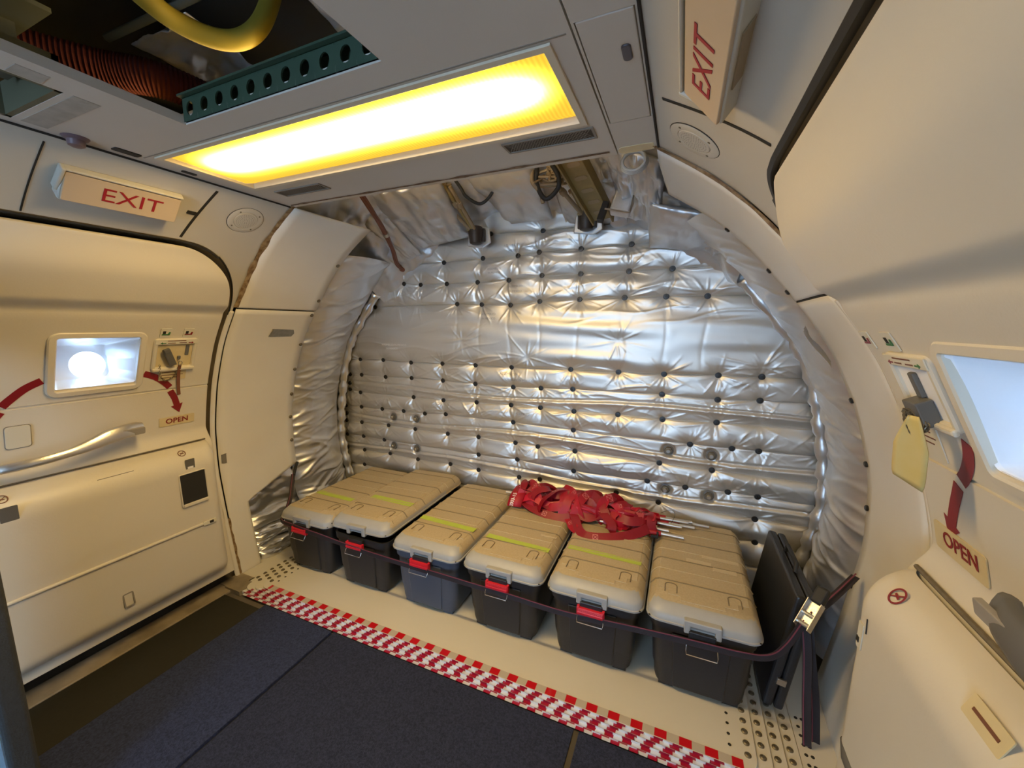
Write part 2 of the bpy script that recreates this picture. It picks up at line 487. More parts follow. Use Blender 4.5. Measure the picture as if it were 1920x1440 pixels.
# ------------------------------------------------------------------ side linings
def build_wall(side):
    sn = 'left' if side < 0 else 'right'
    zs = np.unique(np.concatenate([np.linspace(-0.06, 1.40, 40), np.linspace(1.40, 1.70, 22), np.linspace(1.70, DTOP, 14)]))
    v = []; f = []
    def strip(rows):
        b = len(v)
        n = len(rows[0])
        for r in rows: v.extend([tuple(p) for p in r])
        for a in grid_faces(len(rows), n): f.append(tuple(int(i) + b for i in a))
    aft = []; fwd = []
    for z in zs:
        ya = door_aft(z); yf = 2 * DYC - ya
        aft.append([P(side, y, z) for y in np.linspace(ya, 1.322, 5)])
        fwd.append([P(side, y, z) for y in np.linspace(YF, yf, 12)])
    strip(aft); strip(fwd)
    ye = door_aft(DTOP)
    ycol = sorted(set(np.linspace(YF, 2*DYC-ye, 10).tolist() + np.linspace(2*DYC-ye, ye, 4).tolist() + np.linspace(ye, 1.322, 6).tolist()))
    strip([[P(side, y, z) for y in ycol] for z in np.linspace(DTOP, CZ, 14)])
    o = mesh('wall_' + sn, v, f, M_WALL, None, 60)
    tag(o, 'curved cream door surround lining on the %s side of the cabin' % sn, 'wall', kind='structure')
    # jamb: return of the opening towards the skin
    v2 = []; f2 = []
    path = [(door_aft(z), z) for z in zs] + [(2*DYC - door_aft(z), z) for z in zs[::-1]]
    for (y, z) in path:
        v2.append(P(side, y, z, 0.001)); v2.append(P(side, y, z, -0.11))
    f2 = [(2*i, 2*i+1, 2*i+3, 2*i+2) for i in range(len(path) - 1)]
    mesh('door_jamb', v2, f2, M_JAMB, o, 60)
    # dark rubber door seal lying on the edge of the opening
    b = MB()
    rim = [P(side, y - (.004 if y > DYC else -.004), z - (.006 if z > 1.7 else 0), 0.0 if side > 0 else .004) for (y, z) in path]
    b.tube(rim, 0.011 if side > 0 else 0.004, 6)
    b.obj('door_seal', M_BLACK if side > 0 else M_GAP, o, 60)
    # trim edge between door frame and aft panel
    b = MB()
    b.tube([P(side, 1.315, z, 0.005) for z in np.linspace(-0.05, 1.47, 40)], 0.013, 6)
    b.obj('frame_trim', M_PANEL, o, 60)
    # joint line across the surround, aft of the sign
    b = MB()
    pts = [P(side, 1.03 - (0.03 if side < 0 else 0.06) * t, 1.905 - (1.905 - 1.75) * t, 0.0012) for t in np.linspace(0, 1, 8)]
    b.add(*ribbon_geo(pts, (frame(side, 1, 1.83).to_3x3() @ Vector((0, 0, 1))), 0.009, 0.002))
    b.obj('panel_joint', M_GAP, o)
    b = MB()
    pts = [P(side, 0.58, 1.905 - 0.16 * t, 0.0012) for t in np.linspace(0, 1, 8)]
    b.add(*ribbon_geo(pts, (frame(side, 1, 1.83).to_3x3() @ Vector((0, 0, 1))), 0.004, 0.002))
    b.obj('panel_joint', M_GAP, o)
    # cornice line where the lining meets the ceiling
    b = MB()
    b.tube([P(side, y, CZ - 0.004, 0.004) for y in np.linspace(YF, 1.32, 12)], 0.0035, 5)
    b.obj('cornice_joint', M_GAP, o)
    # aft panels
    def yend(z):
        if side > 0: return 1.79
        if z > 0.481: return 1.80
        if z > 0.349: return 1.448 + (z - 0.349) / 0.132 * 0.352
        return 1.455
    for nm, z0, z1 in (('lower_panel', -0.045, 1.4825), ('upper_panel', 1.4895, CZ - 0.002)):
        zz = np.linspace(z0, z1, 60)
        if nm == 'lower_panel': zz = np.unique(np.concatenate([zz, [0.349, 0.481]]))
        rows = []
        for z in zz:
            rows.append([P(side, y, z, 0.004 + (0.035 if side < 0 else -0.055) * max(0, (y - 1.45))) for y in np.linspace(1.336, yend(z), 10)])
        vv = [tuple(p) for r in rows for p in r]
        q = mesh(nm, vv, grid_faces(len(rows), 10), M_PANEL, o, 60)
        solid(q, 0.006)
    b = MB(); b.tube([P(side, y, 1.486, 0.0015 + (0.035 if side < 0 else -0.055) * max(0, (y - 1.45))) for y in np.linspace(1.338, 1.788, 12)], 0.0042, 6); b.obj('panel_joint', M_GAP, o)
    # sealant bead in the joint between surround and aft panels
    b = MB()
    def bead(z0, z1, wd):
        v3 = []; zz = np.linspace(z0, z1, max(8, int((z1 - z0) / 0.012)))
        for z in zz:
            a = wd * (0.8 + 0.5 * noise.noise(Vector((z * 20, side, 0))))
            c = 0.004 * noise.noise(Vector((z * 14, 3, side)))
            v3.append([P(side, 1.329 + c - a, z, 0.006), P(side, 1.329 + c, z, 0.011), P(side, 1.329 + c + a, z, 0.0085)])
        b.add([p for r in v3 for p in r], [tuple(int(i) for i in q) for q in grid_faces(len(v3), 3)])
    bead(1.49, CZ, 0.0150)
    if side < 0: bead(-0.03, 0.30, 0.012)
    b.obj('sealant_bead', M_SEAL, o, 60)
    return o
wall_l = build_wall(-1)
wall_r = build_wall(1)

# clips holding the blankets along the aft panel edges
def clip(side, y, z, parent, m):
    M = frame(side, y, z, 0.022 if side < 0 else -0.006)
    b = MB(); b.lathe([(0.011, -0.004), (0.011, 0.001), (0.008, 0.004), (0.003, 0.0045)], 12, 0, M)
    b.obj('edge_clip', m, parent, 40)
for z in (1.74, 1.545, 1.46, 1.28, 1.12, 0.955, 0.80, 0.64): clip(-1, 1.785, z, wall_l, M_BRONZE)
for z in (1.76, 1.60, 1.52, 1.13, 0.90, 0.735, 0.42): clip(1, 1.775, z, wall_r, M_BUTTON)

# scuffed tape and small marks on the left aft panel
def patch(name, side, y0, y1, z0, z1, off, m, parent, r=0.003, t=0.0012, jag=0.0):
    M = frame(side, (y0+y1)/2, (z0+z1)/2, off)
    hw = (y1 - y0) / 2; s = (P(side, 0, z1) - P(side, 0, z0)).length / 2
    pts = rrect(-hw, hw, -s, s, min(r, s * 0.9, hw * 0.9), 3)
    if jag: pts = [(x + random.uniform(-jag, jag), y + random.uniform(-jag, jag) * 0.5) for x, y in pts]
    b = MB(); b.prism(pts, -t, t, 0, M)
    return b.obj(name, m, parent)
patch('duct_tape', -1, 1.565, 1.765, 1.335, 1.375, 0.0155, M_TAPEG, wall_l, jag=0.008)
patch('duct_tape', -1, 1.350, 1.375, 0.615, 0.67, 0.009, M_TAPEG, wall_l, jag=0.004)

# ------------------------------------------------------------------ ceiling
def plate_with_holes(x0, x1, y0, y1, holes, z0, z1):
    xs = sorted({x0, x1, *[h[0] for h in holes], *[h[1] for h in holes]})
    ys = sorted({y0, y1, *[h[2] for h in holes], *[h[3] for h in holes]})
    b = MB()
    def inside(cx, cy): return any(h[0] < cx < h[1] and h[2] < cy < h[3] for h in holes)
    for i in range(len(xs)-1):
        for j in range(len(ys)-1):
            if inside((xs[i]+xs[i+1])/2, (ys[j]+ys[j+1])/2): continue
            for z in (z0, z1):
                b.add([(xs[i], ys[j], z), (xs[i+1], ys[j], z), (xs[i+1], ys[j+1], z), (xs[i], ys[j+1], z)], [(0,1,2,3)])
    for (a, c, d, e) in holes + [(x0, x1, y0, y1)]:
        for p, q in (((a,d),(c,d)), ((c,d),(c,e)), ((c,e),(a,e)), ((a,e),(a,d))):
            b.add([(*p, z0), (*q, z0), (*q, z1), (*p, z1)], [(0,1,2,3)])
    return b
XL = XC - 0.767; XR = XC + 0.767
LX0, LX1, LY0, LY1 = -1.545, -0.268, 0.795, 1.100
O1 = (-1.235, -0.585, -0.30, 0.705)
O2 = (-1.605, -1.325, -0.10, 0.508)
ceil = plate_with_holes(XL, -0.2155, YF, 1.338, [O1, O2, (LX0, LX1, LY0, LY1)], CZ, CZ + 0.022).obj('ceiling', M_CEIL)
tag(ceil, 'cream ceiling panels with a dark open hatch and a lamp cut-out', 'ceiling', kind='structure')
plate_with_holes(-0.2115, XR + 0.01, YF, 1.338, [(-0.2065, -0.103, 0.757, 1.139)], CZ, CZ + 0.02).obj('side_panel', M_CEIL, ceil)
ap = MB().box(-0.2045, -0.105, 0.759, 1.137, CZ - 0.0005, CZ + 0.012).obj('access_panel', M_CEIL, ceil)
bev(ap, 0.002)
b = MB(); b.prism(rrect(-0.138, -0.120, 0.845, 0.893, 0.008), CZ - 0.004, CZ + 0.002); bev(b.obj('latch', mat('dark_latch', (0.05, 0.04, 0.05), 0.4), ap), 0.002)
# panel joints, sealant at the aft edge, bare lip
b = MB(); b.box(-0.64, LX0 + 0.9, LY0 - 0.036, LY0 - 0.033, CZ - 0.0015, CZ + 0.001)
b = MB(); b.box(LX0 - 0.05, -0.225, LY0 - 0.020, LY0 - 0.016, CZ - 0.0008, CZ + 0.001); b.obj('panel_joint', M_GRILLE, ceil)
b = MB()
rows = []
for x in np.linspace(XL + 0.02, -0.235, 90):
    a = 0.0080 * (0.8 + 0.9 * noise.noise(Vector((x * 14, 0, 5))))
    rows.append([(x, 1.309 - a, CZ - 0.001), (x, 1.309, CZ - 0.0035), (x, 1.309 + a, CZ - 0.001)])
b.add([p for r in rows for p in r], [tuple(int(i) for i in q) for q in grid_faces(len(rows), 3)])
b.obj('sealant_strip', M_CEILSEAL, ceil)
b = MB(); b.prism([(x + random.uniform(-.004, .004), y) for x, y in rrect(-0.205, -0.108, 1.29, 1.335, 0.015)], CZ - 0.002, CZ + 0.001)
b.obj('adhesive_patch', M_PLAC, ceil)
# slots near the left cornice
for (x0, x1, y0, y1, nm) in ((-1.605, -1.575, 0.70, 0.765, 'dark_slot'), (-1.612, -1.595, 0.885, 0.93, 'dark_slot')):
    b = MB(); b.prism(rrect(x0, x1, y0, y1, 0.006), CZ - 0.0025, CZ + 0.002); b.obj(nm, M_GAP, ceil)
b = MB(); b.lathe([(0.030, 0.0), (0.026, -0.005), (0.020, -0.008), (0.018, -0.022), (0.010, -0.026)], 16, 0, Matrix.Translation((-1.603, 0.625, CZ)))
tag(b.obj('reading_light', mat('mauve_plastic', (0.14, 0.09, 0.10), 0.4), None, 40), 'small round mauve plastic nozzle on the left edge of the ceiling', 'light fitting')
# small hatch lining (left opening)
b = MB()
for (x0, x1, y0, y1) in ((O2[0], O2[1], O2[3]-0.012, O2[3]), (O2[0], O2[0]+0.012, O2[2], O2[3]), (O2[1]-0.012, O2[1], O2[2], O2[3])):
    b.box(x0, x1, y0, y1, CZ + 0.001, CZ + 0.075)
b.obj('hatch_frame', mat('hatch_olive', (0.10, 0.10, 0.06), 0.6), ceil)
b = MB(); b.box(O2[0] - 0.0, O2[1], O2[2], O2[3], CZ + 0.16, CZ + 0.17); b.box(-1.50, -1.42, 0.30, 0.48, CZ + 0.05, CZ + 0.15)
b.obj('hatch_back_plate', M_VOIDFRAME, ceil)
b = MB(); b.box(-1.320, -1.27, 0.42, 0.47, CZ - 0.0012, CZ + 0.001); b.box(-1.60, -1.32, 0.522, 0.57, CZ - 0.001, CZ + 0.001)
b.obj('glue_mark', mat('glue_residue', (0.33, 0.31, 0.27), 0.6, noise_amt=0.6, noise_scale=30, col2=(0.5, 0.47, 0.42)), ceil)

# ceiling lamp
lamp = empty('ceiling_light', ((LX0+LX1)/2, (LY0+LY1)/2, CZ), 'long glowing yellow fluorescent ceiling light with ribbed diffuser', 'light')
b = MB()
fr = 0.012
loops = []
for ins, z in ((-0.010, CZ - 0.001), (-0.010, CZ - 0.006), (fr * 0.6, CZ - 0.006), (fr, CZ + 0.012), (fr, CZ + 0.03)):
    loops.append([(LX0+ins, LY0+ins, z), (LX1-ins, LY0+ins, z), (LX1-ins, LY1-ins, z), (LX0+ins, LY1-ins, z)])
b.add(*loft(loops, False, False))
adopt(bev(b.obj('frame', mat('lamp_frame_cream', (0.62, 0.55, 0.42), 0.4)), 0.001), lamp)
# diffuser: shallow pan with one bevelled aft edge
v = []; nx = 40
ysec = [(LY0 + fr, CZ + 0.012), (LY0 + 0.03, CZ + 0.006), (LY1 - 0.045, CZ + 0.002), (LY1 - fr, CZ + 0.012)]
xsl = np.linspace(LX0 + fr, LX1 - fr, nx)
for (y, z) in ysec:
    for x in xsl: v.append((x, y, z))
adopt(mesh('diffuser', v, grid_faces(4, nx), lamp_mat('lamp_diffuser', LX0, LX1, LY0, LY1)), lamp)
b = MB(); b.tube([(LX0 + 0.06, LY0 + 0.13, CZ + 0.06), (LX1 - 0.06, LY0 + 0.13, CZ + 0.06)], 0.013, 10)
adopt(b.obj('fluorescent_tube', M_WHITE, None, 60), lamp)
b = MB(); b.box(LX0, LX1, LY0, LY1, CZ + 0.09, CZ + 0.10)
adopt(b.obj('housing', M_SIGNB), lamp)

def vent(x0, x1, y0, y1, label):
    t = empty('ceiling_vent', ((x0+x1)/2, (y0+y1)/2, CZ), label, 'vent', 'ceiling vent grilles')
    b = plate_with_holes(x0, x1, y0, y1, [(x0+.006, x1-.006, y0+.006, y1-.006)], CZ - 0.004, CZ + 0.001)
    adopt(b.obj('frame', M_GRILLE), t)
    b = MB(); b.box(x0+.004, x1-.004, y0+.004, y1-.004, CZ - 0.0008, CZ + 0.0005)
    adopt(b.obj('backing', mat('vent_backing', (0.06, 0.05, 0.04), 0.8)), t)
    b = MB(); n = 30
    h = y1 - y0 - .012
    for k in range(-4, n):
        xa = x0 + .006 + (x1-x0-.012) * k / n
        for s in (1, -1):
            p0 = [xa if s > 0 else xa + h * .6, y0+.006]; p1 = [xa + h*.6 if s > 0 else xa, y1-.006]
            lo, hi = x0+.006, x1-.006
            if min(p0[0], p1[0]) < lo or max(p0[0], p1[0]) > hi: continue
            d = 0.0011
            b.add([(p0[0]-d, p0[1], CZ-.002), (p0[0]+d, p0[1], CZ-.002), (p1[0]+d, p1[1], CZ-.002), (p1[0]-d, p1[1], CZ-.002)], [(0,1,2,3)])
    q = adopt(b.obj('mesh', M_GRILLE), t); q['kind'] = 'stuff'
vent(-0.518, -0.250, 1.133, 1.198, 'mesh air vent in the ceiling, aft of the lamp by the right side panel')
vent(-1.515, -1.275, 1.155, 1.215, 'mesh air vent in the ceiling, aft of the lamp near the left exit sign')

# ------------------------------------------------------------------ doors
def rframe_geo(M, x0, x1, y0, y1, wd, r, t):
    """rounded rectangular ring in a local frame"""
    n = 6
    o_ = rrect(x0, x1, y0, y1, r, n); i_ = rrect(x0+wd, x1-wd, y0+wd, y1-wd, max(r-wd, .004) , n)
    m_ = rrect(x0+.004, x1-.004, y0+.004, y1-.004, r-.003, n); j_ = rrect(x0+wd-.004, x1-wd+.004, y0+wd-.004, y1-wd+.004, max(r-wd, .004)+.003, n)
    L = [[(x, y, -0.002) for x, y in o_], [(x, y, t-.004) for x, y in o_], [(x, y, t) for x, y in m_], [(x, y, t) for x, y in j_], [(x, y, t-.004) for x, y in i_], [(x, y, -0.012) for x, y in i_]]
    v, f = loft(L, False, False)
    return [M @ Vector(p) for p in v], f

GAP = 0.032
WY0, WY1, WZ0, WZ1 = 0.705, 0.957, 1.148, 1.352
def build_door(side, num):
    sn = 'left' if side < 0 else 'right'
    zs = sorted(set(np.linspace(0.05, 0.70, 10).tolist() + np.linspace(0.70, 1.08, 36).tolist() + [1.087, 1.0895, 1.0945, 1.097]
        + np.linspace(1.105, WZ0, 4).tolist() + np.linspace(WZ0, WZ1, 10).tolist() + np.linspace(WZ1, 1.44, 6).tolist()
        + np.linspace(1.44, 1.52, 14).tolist() + np.linspace(1.53, 1.68, 16).tolist() + np.linspace(1.68, DTOP - GAP * .55 - .0005, 10).tolist()))
    hb = 1.31 - GAP - DYC
    base = [WY0 - DYC, WY1 - DYC]
    ss = sorted(set([x / hb for x in np.linspace(WY0, WY1, 9) - DYC] + np.linspace(-1, (WY0-.01-DYC)/hb - .02, 24).tolist() + np.linspace((WY1+.01-DYC)/hb + .02, 1, 24).tolist()
        + [-.998, -.994, -.985, -.97, -.95, .95, .97, .98, .985, .99, .994, .998]))
    def D(z):
        # inward offset of the lining along the height
        def sst(a, b_, x):
            t = min(max((x - a) / (b_ - a), 0), 1); return t * t * (3 - 2 * t)
        d = 0.034
        d += 0.024 * sst(1.462, 1.495, z)
        d -= 0.046 * sst(1.58, 1.745, z)
        d -= 0.004 * math.exp(-((z - 1.455) / 0.012) ** 2)
        if 1.088 < z < 1.096: d -= 0.006
        d += 0.055 * (1 - sst(0.76, 0.87, z))
        return d
    top = DTOP - GAP * .55
    rows = []
    for z in zs:
        h = door_aft(z, GAP) - DYC
        r = []
        for s in ss:
            y = DYC + s * h
            dy = h - abs(s * h)
            dz = max(top - z, 0)
            e = 1.0
            for d_, R_ in ((dy, 0.016), (dz, 0.014)):
                t = min(d_ / R_, 1.0); e *= math.sqrt(max(0, 1 - (1 - t) ** 2))
            r.append(P(side, y, z, -0.025 + (D(z) + 0.025) * e))
        rows.append(r)
    v = [tuple(p) for r in rows for p in r]
    f = []
    nc = len(ss)
    for a in grid_faces(len(rows), nc):
        c = np.mean([v[i] for i in a], axis=0)
        if WY0 < c[1] < WY1 and WZ0 < c[2] < WZ1: continue
        f.append(tuple(a))
    door = mesh('door_%d' % num, v, f, M_DOOR, None, 50)
    tag(door, 'cream cabin exit door lining on the %s with window, red arc arrow and slide cover' % sn, 'door', kind='structure')
    # backing shell so that no light leaks round the lining
    # window: reveal funnel, panes, frame
    n = 6
    rc0 = rrect(WY0 - .001, WY1 + .001, WZ0 - .001, WZ1 + .001, 0.012, 3)
    rc = []
    for i in range(len(rc0)):
        p_, q_ = rc0[i], rc0[(i+1) % len(rc0)]
        k_ = max(1, int(math.hypot(q_[0]-p_[0], q_[1]-p_[1]) / .012))
        rc += [(p_[0] + (q_[0]-p_[0]) * j_ / k_, p_[1] + (q_[1]-p_[1]) * j_ / k_) for j_ in range(k_)]
    cy, cz, cr = 0.872, 1.225, 0.060
    m = len(rc)
    L = [[P(side, y, z, 0.036) for y, z in rc]]
    a0 = -PI / 4
    circ = []
    for (y, z) in rc:
        a = math.atan2((z - 1.25) / (WZ1 - WZ0), (y - .831) / (WY1 - WY0)); circ.append((cy + cr * math.cos(a), cz + cr * math.sin(a)))
    xin = lambda y, z, o_: P(side, y, z, o_)
    x1 = XC + side * (w(1.228) + 0.165); x2 = XC + side * (w(1.228) + 0.236)
    rc2 = [(y + (cy - y) * .30, z + (cz - z) * .30) for y, z in rc]
    L.append([Vector((XC + side * (w(1.228) + 0.145), *q)) for q in rc2])
    L.append([Vector((XC + side * (w(1.228) + 0.160), cy + (q[0]-cy) * 1.25, cz + (q[1]-cz) * 1.25)) for q in circ])
    L.append([Vector((x1, *q)) for q in circ])
    L.append([Vector((x2, *q)) for q in circ])
    vv, ff = loft(L, False, False)
    rev = mesh('window_reveal', vv, ff, M_FUNNEL, door, 45)
    # added unseen plate stopping light leaks round the porthole tube
    fl = [[Vector((x2, *q)) for q in circ], [Vector((x2, cy + (q[0]-cy) * 5, cz + (q[1]-cz) * 5)) for q in circ]]
    mesh('porthole_light_block', *loft(fl, False, False), M_SKIN, rev)
    pv = [Vector((x2 - side * 0.01, *q)) for q in circ]
    mesh('porthole_pane', [tuple(p) for p in pv], [tuple(range(m))], M_GLASS, rev)
    M = frame(side, (WY0+WY1)/2, (WZ0+WZ1)/2, 0.034)
    hw = (WY1-WY0)/2; hh = (P(side, 0, WZ1) - P(side, 0, WZ0)).length / 2
    wf = mesh('window_frame', *rframe_geo(M, -hw-.026, hw+.026, -hh-.030, hh+.026, 0.026, 0.035, 0.014), M_DOOR, door, 40)
    pts = rrect(-hw-.004, hw+.004, -hh-.006, hh+.004, 0.012, 5)
    mesh('pane', [tuple(M @ Vector((x, y, -0.004))) for x, y in pts], [tuple(range(len(pts)))], M_GLASS, wf)
    # slide cover (bustle)
    zb = np.unique(np.concatenate([np.linspace(0.085, 0.16, 10), np.linspace(0.16, 0.64, 12), np.linspace(0.64, 0.80, 22)]))
    yb = np.unique(np.concatenate([np.linspace(-0.02, 0.06, 8), np.linspace(0.06, 1.16, 14), np.linspace(1.16, 1.245, 12)]))
    def boff(z, ey=1.0):
        tz = min(max((0.80 - z) / 0.115, 0), 1); et = (1 - (1 - tz) ** 2.0) ** 0.5
        tb = min(max((z - 0.085) / 0.07, 0), 1); eb = (1 - (1 - tb) ** 2.4) ** (1/2.4)
        dep = 0.095 + 0.035 * min(max((z - .1) / .5, 0), 1)
        o_ = 0.02 + (0.045 if z > .5 else 0.02 + .05 * max(z, 0)) * min(eb * 2, 1) * ey
        return o_ + dep * ey * (0.22 + 0.78 * et if z > .6 else 1.0) * eb
    rows = []
    for z in zb:
        r = []
        for y in yb:
            ey = 1.0
            for d_ in (y + 0.02, 1.245 - y):
                t = min(d_ / 0.07, 1); ey *= (1 - (1 - t) ** 2.6) ** (1 / 2.6)
            r.append(P(side, y, z, boff(z, ey)))
        rows.append(r)
    bv = [tuple(p) for r in rows for p in r]
    bus = mesh('slide_cover', bv, grid_faces(len(zb), len(yb)), M_DOOR, door, 50)
    # dark joint between slide cover and door
    b = MB(); b.tube([P(side, y, 0.805, 0.078) for y in np.linspace(-0.01, 1.235, 24)], 0.006 if side > 0 else 0.0035, 6)
    b.obj('cover_joint', mat('dusty_seal_%d' % num, (0.16, 0.13, 0.085), 0.7, noise_amt=0.8, noise_scale=80) , bus)
    def lab(nm, y0, y1, z0, z1, m_, par, off, r=0.003, t=0.0012):
        return patch(nm, side, y0, y1, z0, z1, off, m_, par, r, t)
    # curved arrow in two pieces across the seam, OPEN placard
    def arc(yz, wd, par, nm='arrow_band', head=False):
        pts = spline([(y, z, 0) for y, z in yz], 6)
        vv = []; 
        for i, p in enumerate(pts):
            t_ = (pts[min(i+1, len(pts)-1)] - pts[max(i-1, 0)]).normalized(); nrm = Vector((-t_.y, t_.x, 0))
            for s_ in (-1, 1):
                q = p + nrm * (s_ * wd / 2); vv.append(tuple(P(side, q.x, q.y, 0.0352)))
        ff = [(2*i, 2*i+1, 2*i+3, 2*i+2) for i in range(len(pts)-1)]
        if head:
            p = pts[-1]; t_ = (pts[-1] - pts[-3]).normalized(); nrm = Vector((-t_.y, t_.x, 0)); k = len(vv)
            for q in (p + nrm * wd * .95 - t_*.004, p - nrm * wd * .95 - t_*.004, p + t_ * wd * 1.5): vv.append(tuple(P(side, q.x, q.y, 0.0352)))
            ff.append((k, k+1, k+2))
        o_ = mesh(nm, vv, ff, M_MARK, par); solid(o_, 0.0008)
        return o_
    if side < 0:
        arc([(0.988, 1.182), (1.03, 1.162), (1.068, 1.133), (1.095, 1.103)], 0.027, door)
        arc([(1.098, 1.084), (1.118, 1.045), (1.130, 1.005)], 0.027, door, head=True)
        arc([(0.672, 1.190), (0.63, 1.165), (0.595, 1.130), (0.572, 1.103)], 0.027, door)
        arc([(0.568, 1.084), (0.54, 1.04), (0.525, 1.0)], 0.027, door, head=True)
        pl = lab('open_placard', 1.055, 1.207, 0.905, 0.950, M_PLAC, door, 0.0365)
        text_obj('lettering', 'OPEN', 0.036, M_MARK, frame(side, 1.130, 0.928, 0.039), pl, sx=1.05, bold=0.0006)
    else:
        arc([(1.020, 1.175), (1.040, 1.135), (1.070, 1.098), (1.092, 1.078)], 0.030, door)
        arc([(1.108, 1.062), (1.140, 1.008), (1.165, 0.955)], 0.030, door, head=True)
        arc([(0.672, 1.190), (0.63, 1.165), (0.595, 1.130), (0.572, 1.103)], 0.027, door)
        pl = lab('open_placard', 1.055, 1.238, 0.868, 0.935, M_PLAC, door, 0.0365, r=0.008)
        text_obj('lettering', 'OPEN', 0.050, M_MARK, frame(side, 1.140, 0.905, 0.039), pl, sx=0.95, bold=0.0006)
    # selector recess with lever
    y0, y1, z0, z1 = 1.008, 1.183, 1.195, 1.332
    M = frame(side, (y0+y1)/2, (z0+z1)/2, 0.035)
    sx = 1 if side < 0 else -1
    hw = (y1-y0)/2; hh = 0.076
    sel = mesh('selector_housing', *rframe_geo(M, -hw, hw, -hh, hh + .012, 0.016, 0.016, 0.012), M_DOOR, door, 40)
    b = MB(); b.box(-hw+.012, hw-.012, -hh+.012, hh-.008, -0.001, 0.002, 0, M); b.obj('selector_plate', M_PLAC if side < 0 else M_FUNNEL, sel)
    b = MB(); b.box(-hw+.002, hw-.002, hh-.016, hh+.010, 0.010, 0.014, 0, M); bev(b.obj('selector_header', M_PLACG, sel), 0.002)
    b = MB(); b.box(-hw+.002, hw-.002, -hh-.002, -hh+.014, 0.008, 0.020, 0, M); bev(b.obj('selector_shelf', M_DOOR, sel), 0.005)
    # header print: arrows and lines
    def arrow2(x, y, d, m_, par, ln=0.022):
        b = MB(); b.prism([(x, y-.0018), (x + d*ln*.6, y-.0018), (x + d*ln*.6, y-.0055), (x + d*ln, y), (x + d*ln*.6, y+.0055), (x + d*ln*.6, y+.0018), (x, y+.0018)], 0.0138, 0.0148, 0, M)
        return b.obj('print_arrow', m_, par)
    arrow2(-0.045, hh-.008, -1, M_GREEN if side < 0 else M_MARK, sel); arrow2(0.045, hh-.008, 1, M_MARK if side < 0 else M_GREEN, sel)
    b = MB()
    for (xa, xb, yy) in ((-.040, .034, hh+.003), (-.038, -.008, hh-.008), (.008, .038, hh-.008)): b.box(xa, xb, yy-.0016, yy+.0016, 0.0138, 0.0147, 0, M)
    b.obj('print_line', M_INK, sel)
    # lever
    b = MB()
    if side < 0:
        Ml = M @ Matrix.Translation((-0.028, -0.002, 0.014)) @ Matrix.Rotation(math.radians(24), 4, 'Z')
        b.box(-.014, .014, -.045, .045, 0, 0.016, 0, Ml); b.box(-.012, .012, .030, .052, 0.008, 0.02, 0, Ml)
        b.box(.042, .058, -.004, .05, 0.001, 0.006, 0, M)
        b.box(.012, .024, -.022, -.004, 0.004, 0.012, 0, M)
    else:
        b.box(-.030, .026, -.070, -.012, 0.004, 0.034, 0, M); b.box(-.014, .006, -.012, .045, 0.002, 0.012, 0, M)
    bev(b.obj('selector_lever', M_SMOKED, sel), 0.003)
    # girt placards above
    for k, (ya, yb_) in enumerate(((1.025, 1.068), (1.115, 1.158)) if side < 0 else ((1.10, 1.15), (1.215, 1.262))):
        q = lab('girt_placard', ya, yb_, 1.345, 1.385, M_PLACG, door, 0.0365)
        Mq = frame(side, (ya+yb_)/2, 1.365, 0.0385)
        b = MB(); b.box(-.013, -.002, -.004, .010, 0, 0.001, 0, Mq); b.obj('print_figure', M_GAP, q)
        gm = (k == 0) if side < 0 else (k == 0)
        b = MB(); b.add([(-.016, -.010, 0), (.014, -.010, 0), (.016, .006, 0), (.010, .006, 0), (.006, -.005, 0), (-.016, -.005, 0)], [(0,1,2,3,4,5)], 0, Mq @ Matrix.Translation((0, 0, .0012)))
        solid(b.obj('print_slide', M_GREEN if gm else M_MARK, q), 0.001)
    # text placard below the selector
    wy = 1.10 if side < 0 else 1.175
    q = lab('warning_placard', wy - .055, wy + .055, 1.140 if side < 0 else 1.105, 1.188 if side < 0 else 1.18, M_PLACG if side > 0 else M_PLAC, door, 0.0362)
    b = MB(); Mq = frame(side, wy, 1.158 if side < 0 else 1.145, 0.038)
    for k in range(3): b.box(-.045, .030 + .012 * (k % 2), .022 - .014*k - .0014, .022 - .014*k + .0014, 0, 0.001, 0, Mq)
    b.obj('print_line', M_INK, q)
    # pull handle
    hp = [(0.50, 0.872), (0.56, 0.878), (0.64, 0.886), (0.72, 0.896), (0.78, 0.912), (0.84, 0.930), (0.90, 0.938), (0.96, 0.936)]
    offs = [0.075, 0.115, 0.135, 0.135, 0.135, 0.13, 0.12, 0.095]
    if side > 0: hp = [(y - .062, z - .012) for y, z in hp]
    hd = []
    for (y, z), o_ in zip(hp, offs): hd.append(P(side, y, z, o_))
    path = spline(hd, 5)
    vv = []; npth = len(path)
    for i, p in enumerate(path):
        t_ = (path[min(i+1, npth-1)] - path[max(i-1, 0)]).normalized()
        nn = Vector((-side, 0, 0.25)).normalized(); uu = nn.cross(t_).normalized(); nn = t_.cross(uu)
        s_ = i / (npth - 1)
        hgt = 0.017 + 0.013 * min(1, max(0, (s_ - .4) / .3)); 
        if s_ > .97 or s_ < .02: hgt *= .8
        for k in range(12):
            a = 2 * PI * k / 12
            ca, sa = math.cos(a), math.sin(a)
            sq = lambda q_: math.copysign(abs(q_) ** .6, q_)
            vv.append(p + uu * hgt * sq(ca) + nn * 0.014 * sq(sa))
    ff = [(i*12+k, i*12+(k+1) % 12, (i+1)*12+(k+1) % 12, (i+1)*12+k) for i in range(npth-1) for k in range(12)]
    ff += [tuple(reversed(range(12))), tuple(range((npth-1)*12, npth*12))]
    hnd = mesh('door_handle', [tuple(p) for p in vv], ff, M_BRUSH if side < 0 else M_SMOKED, door, 50)
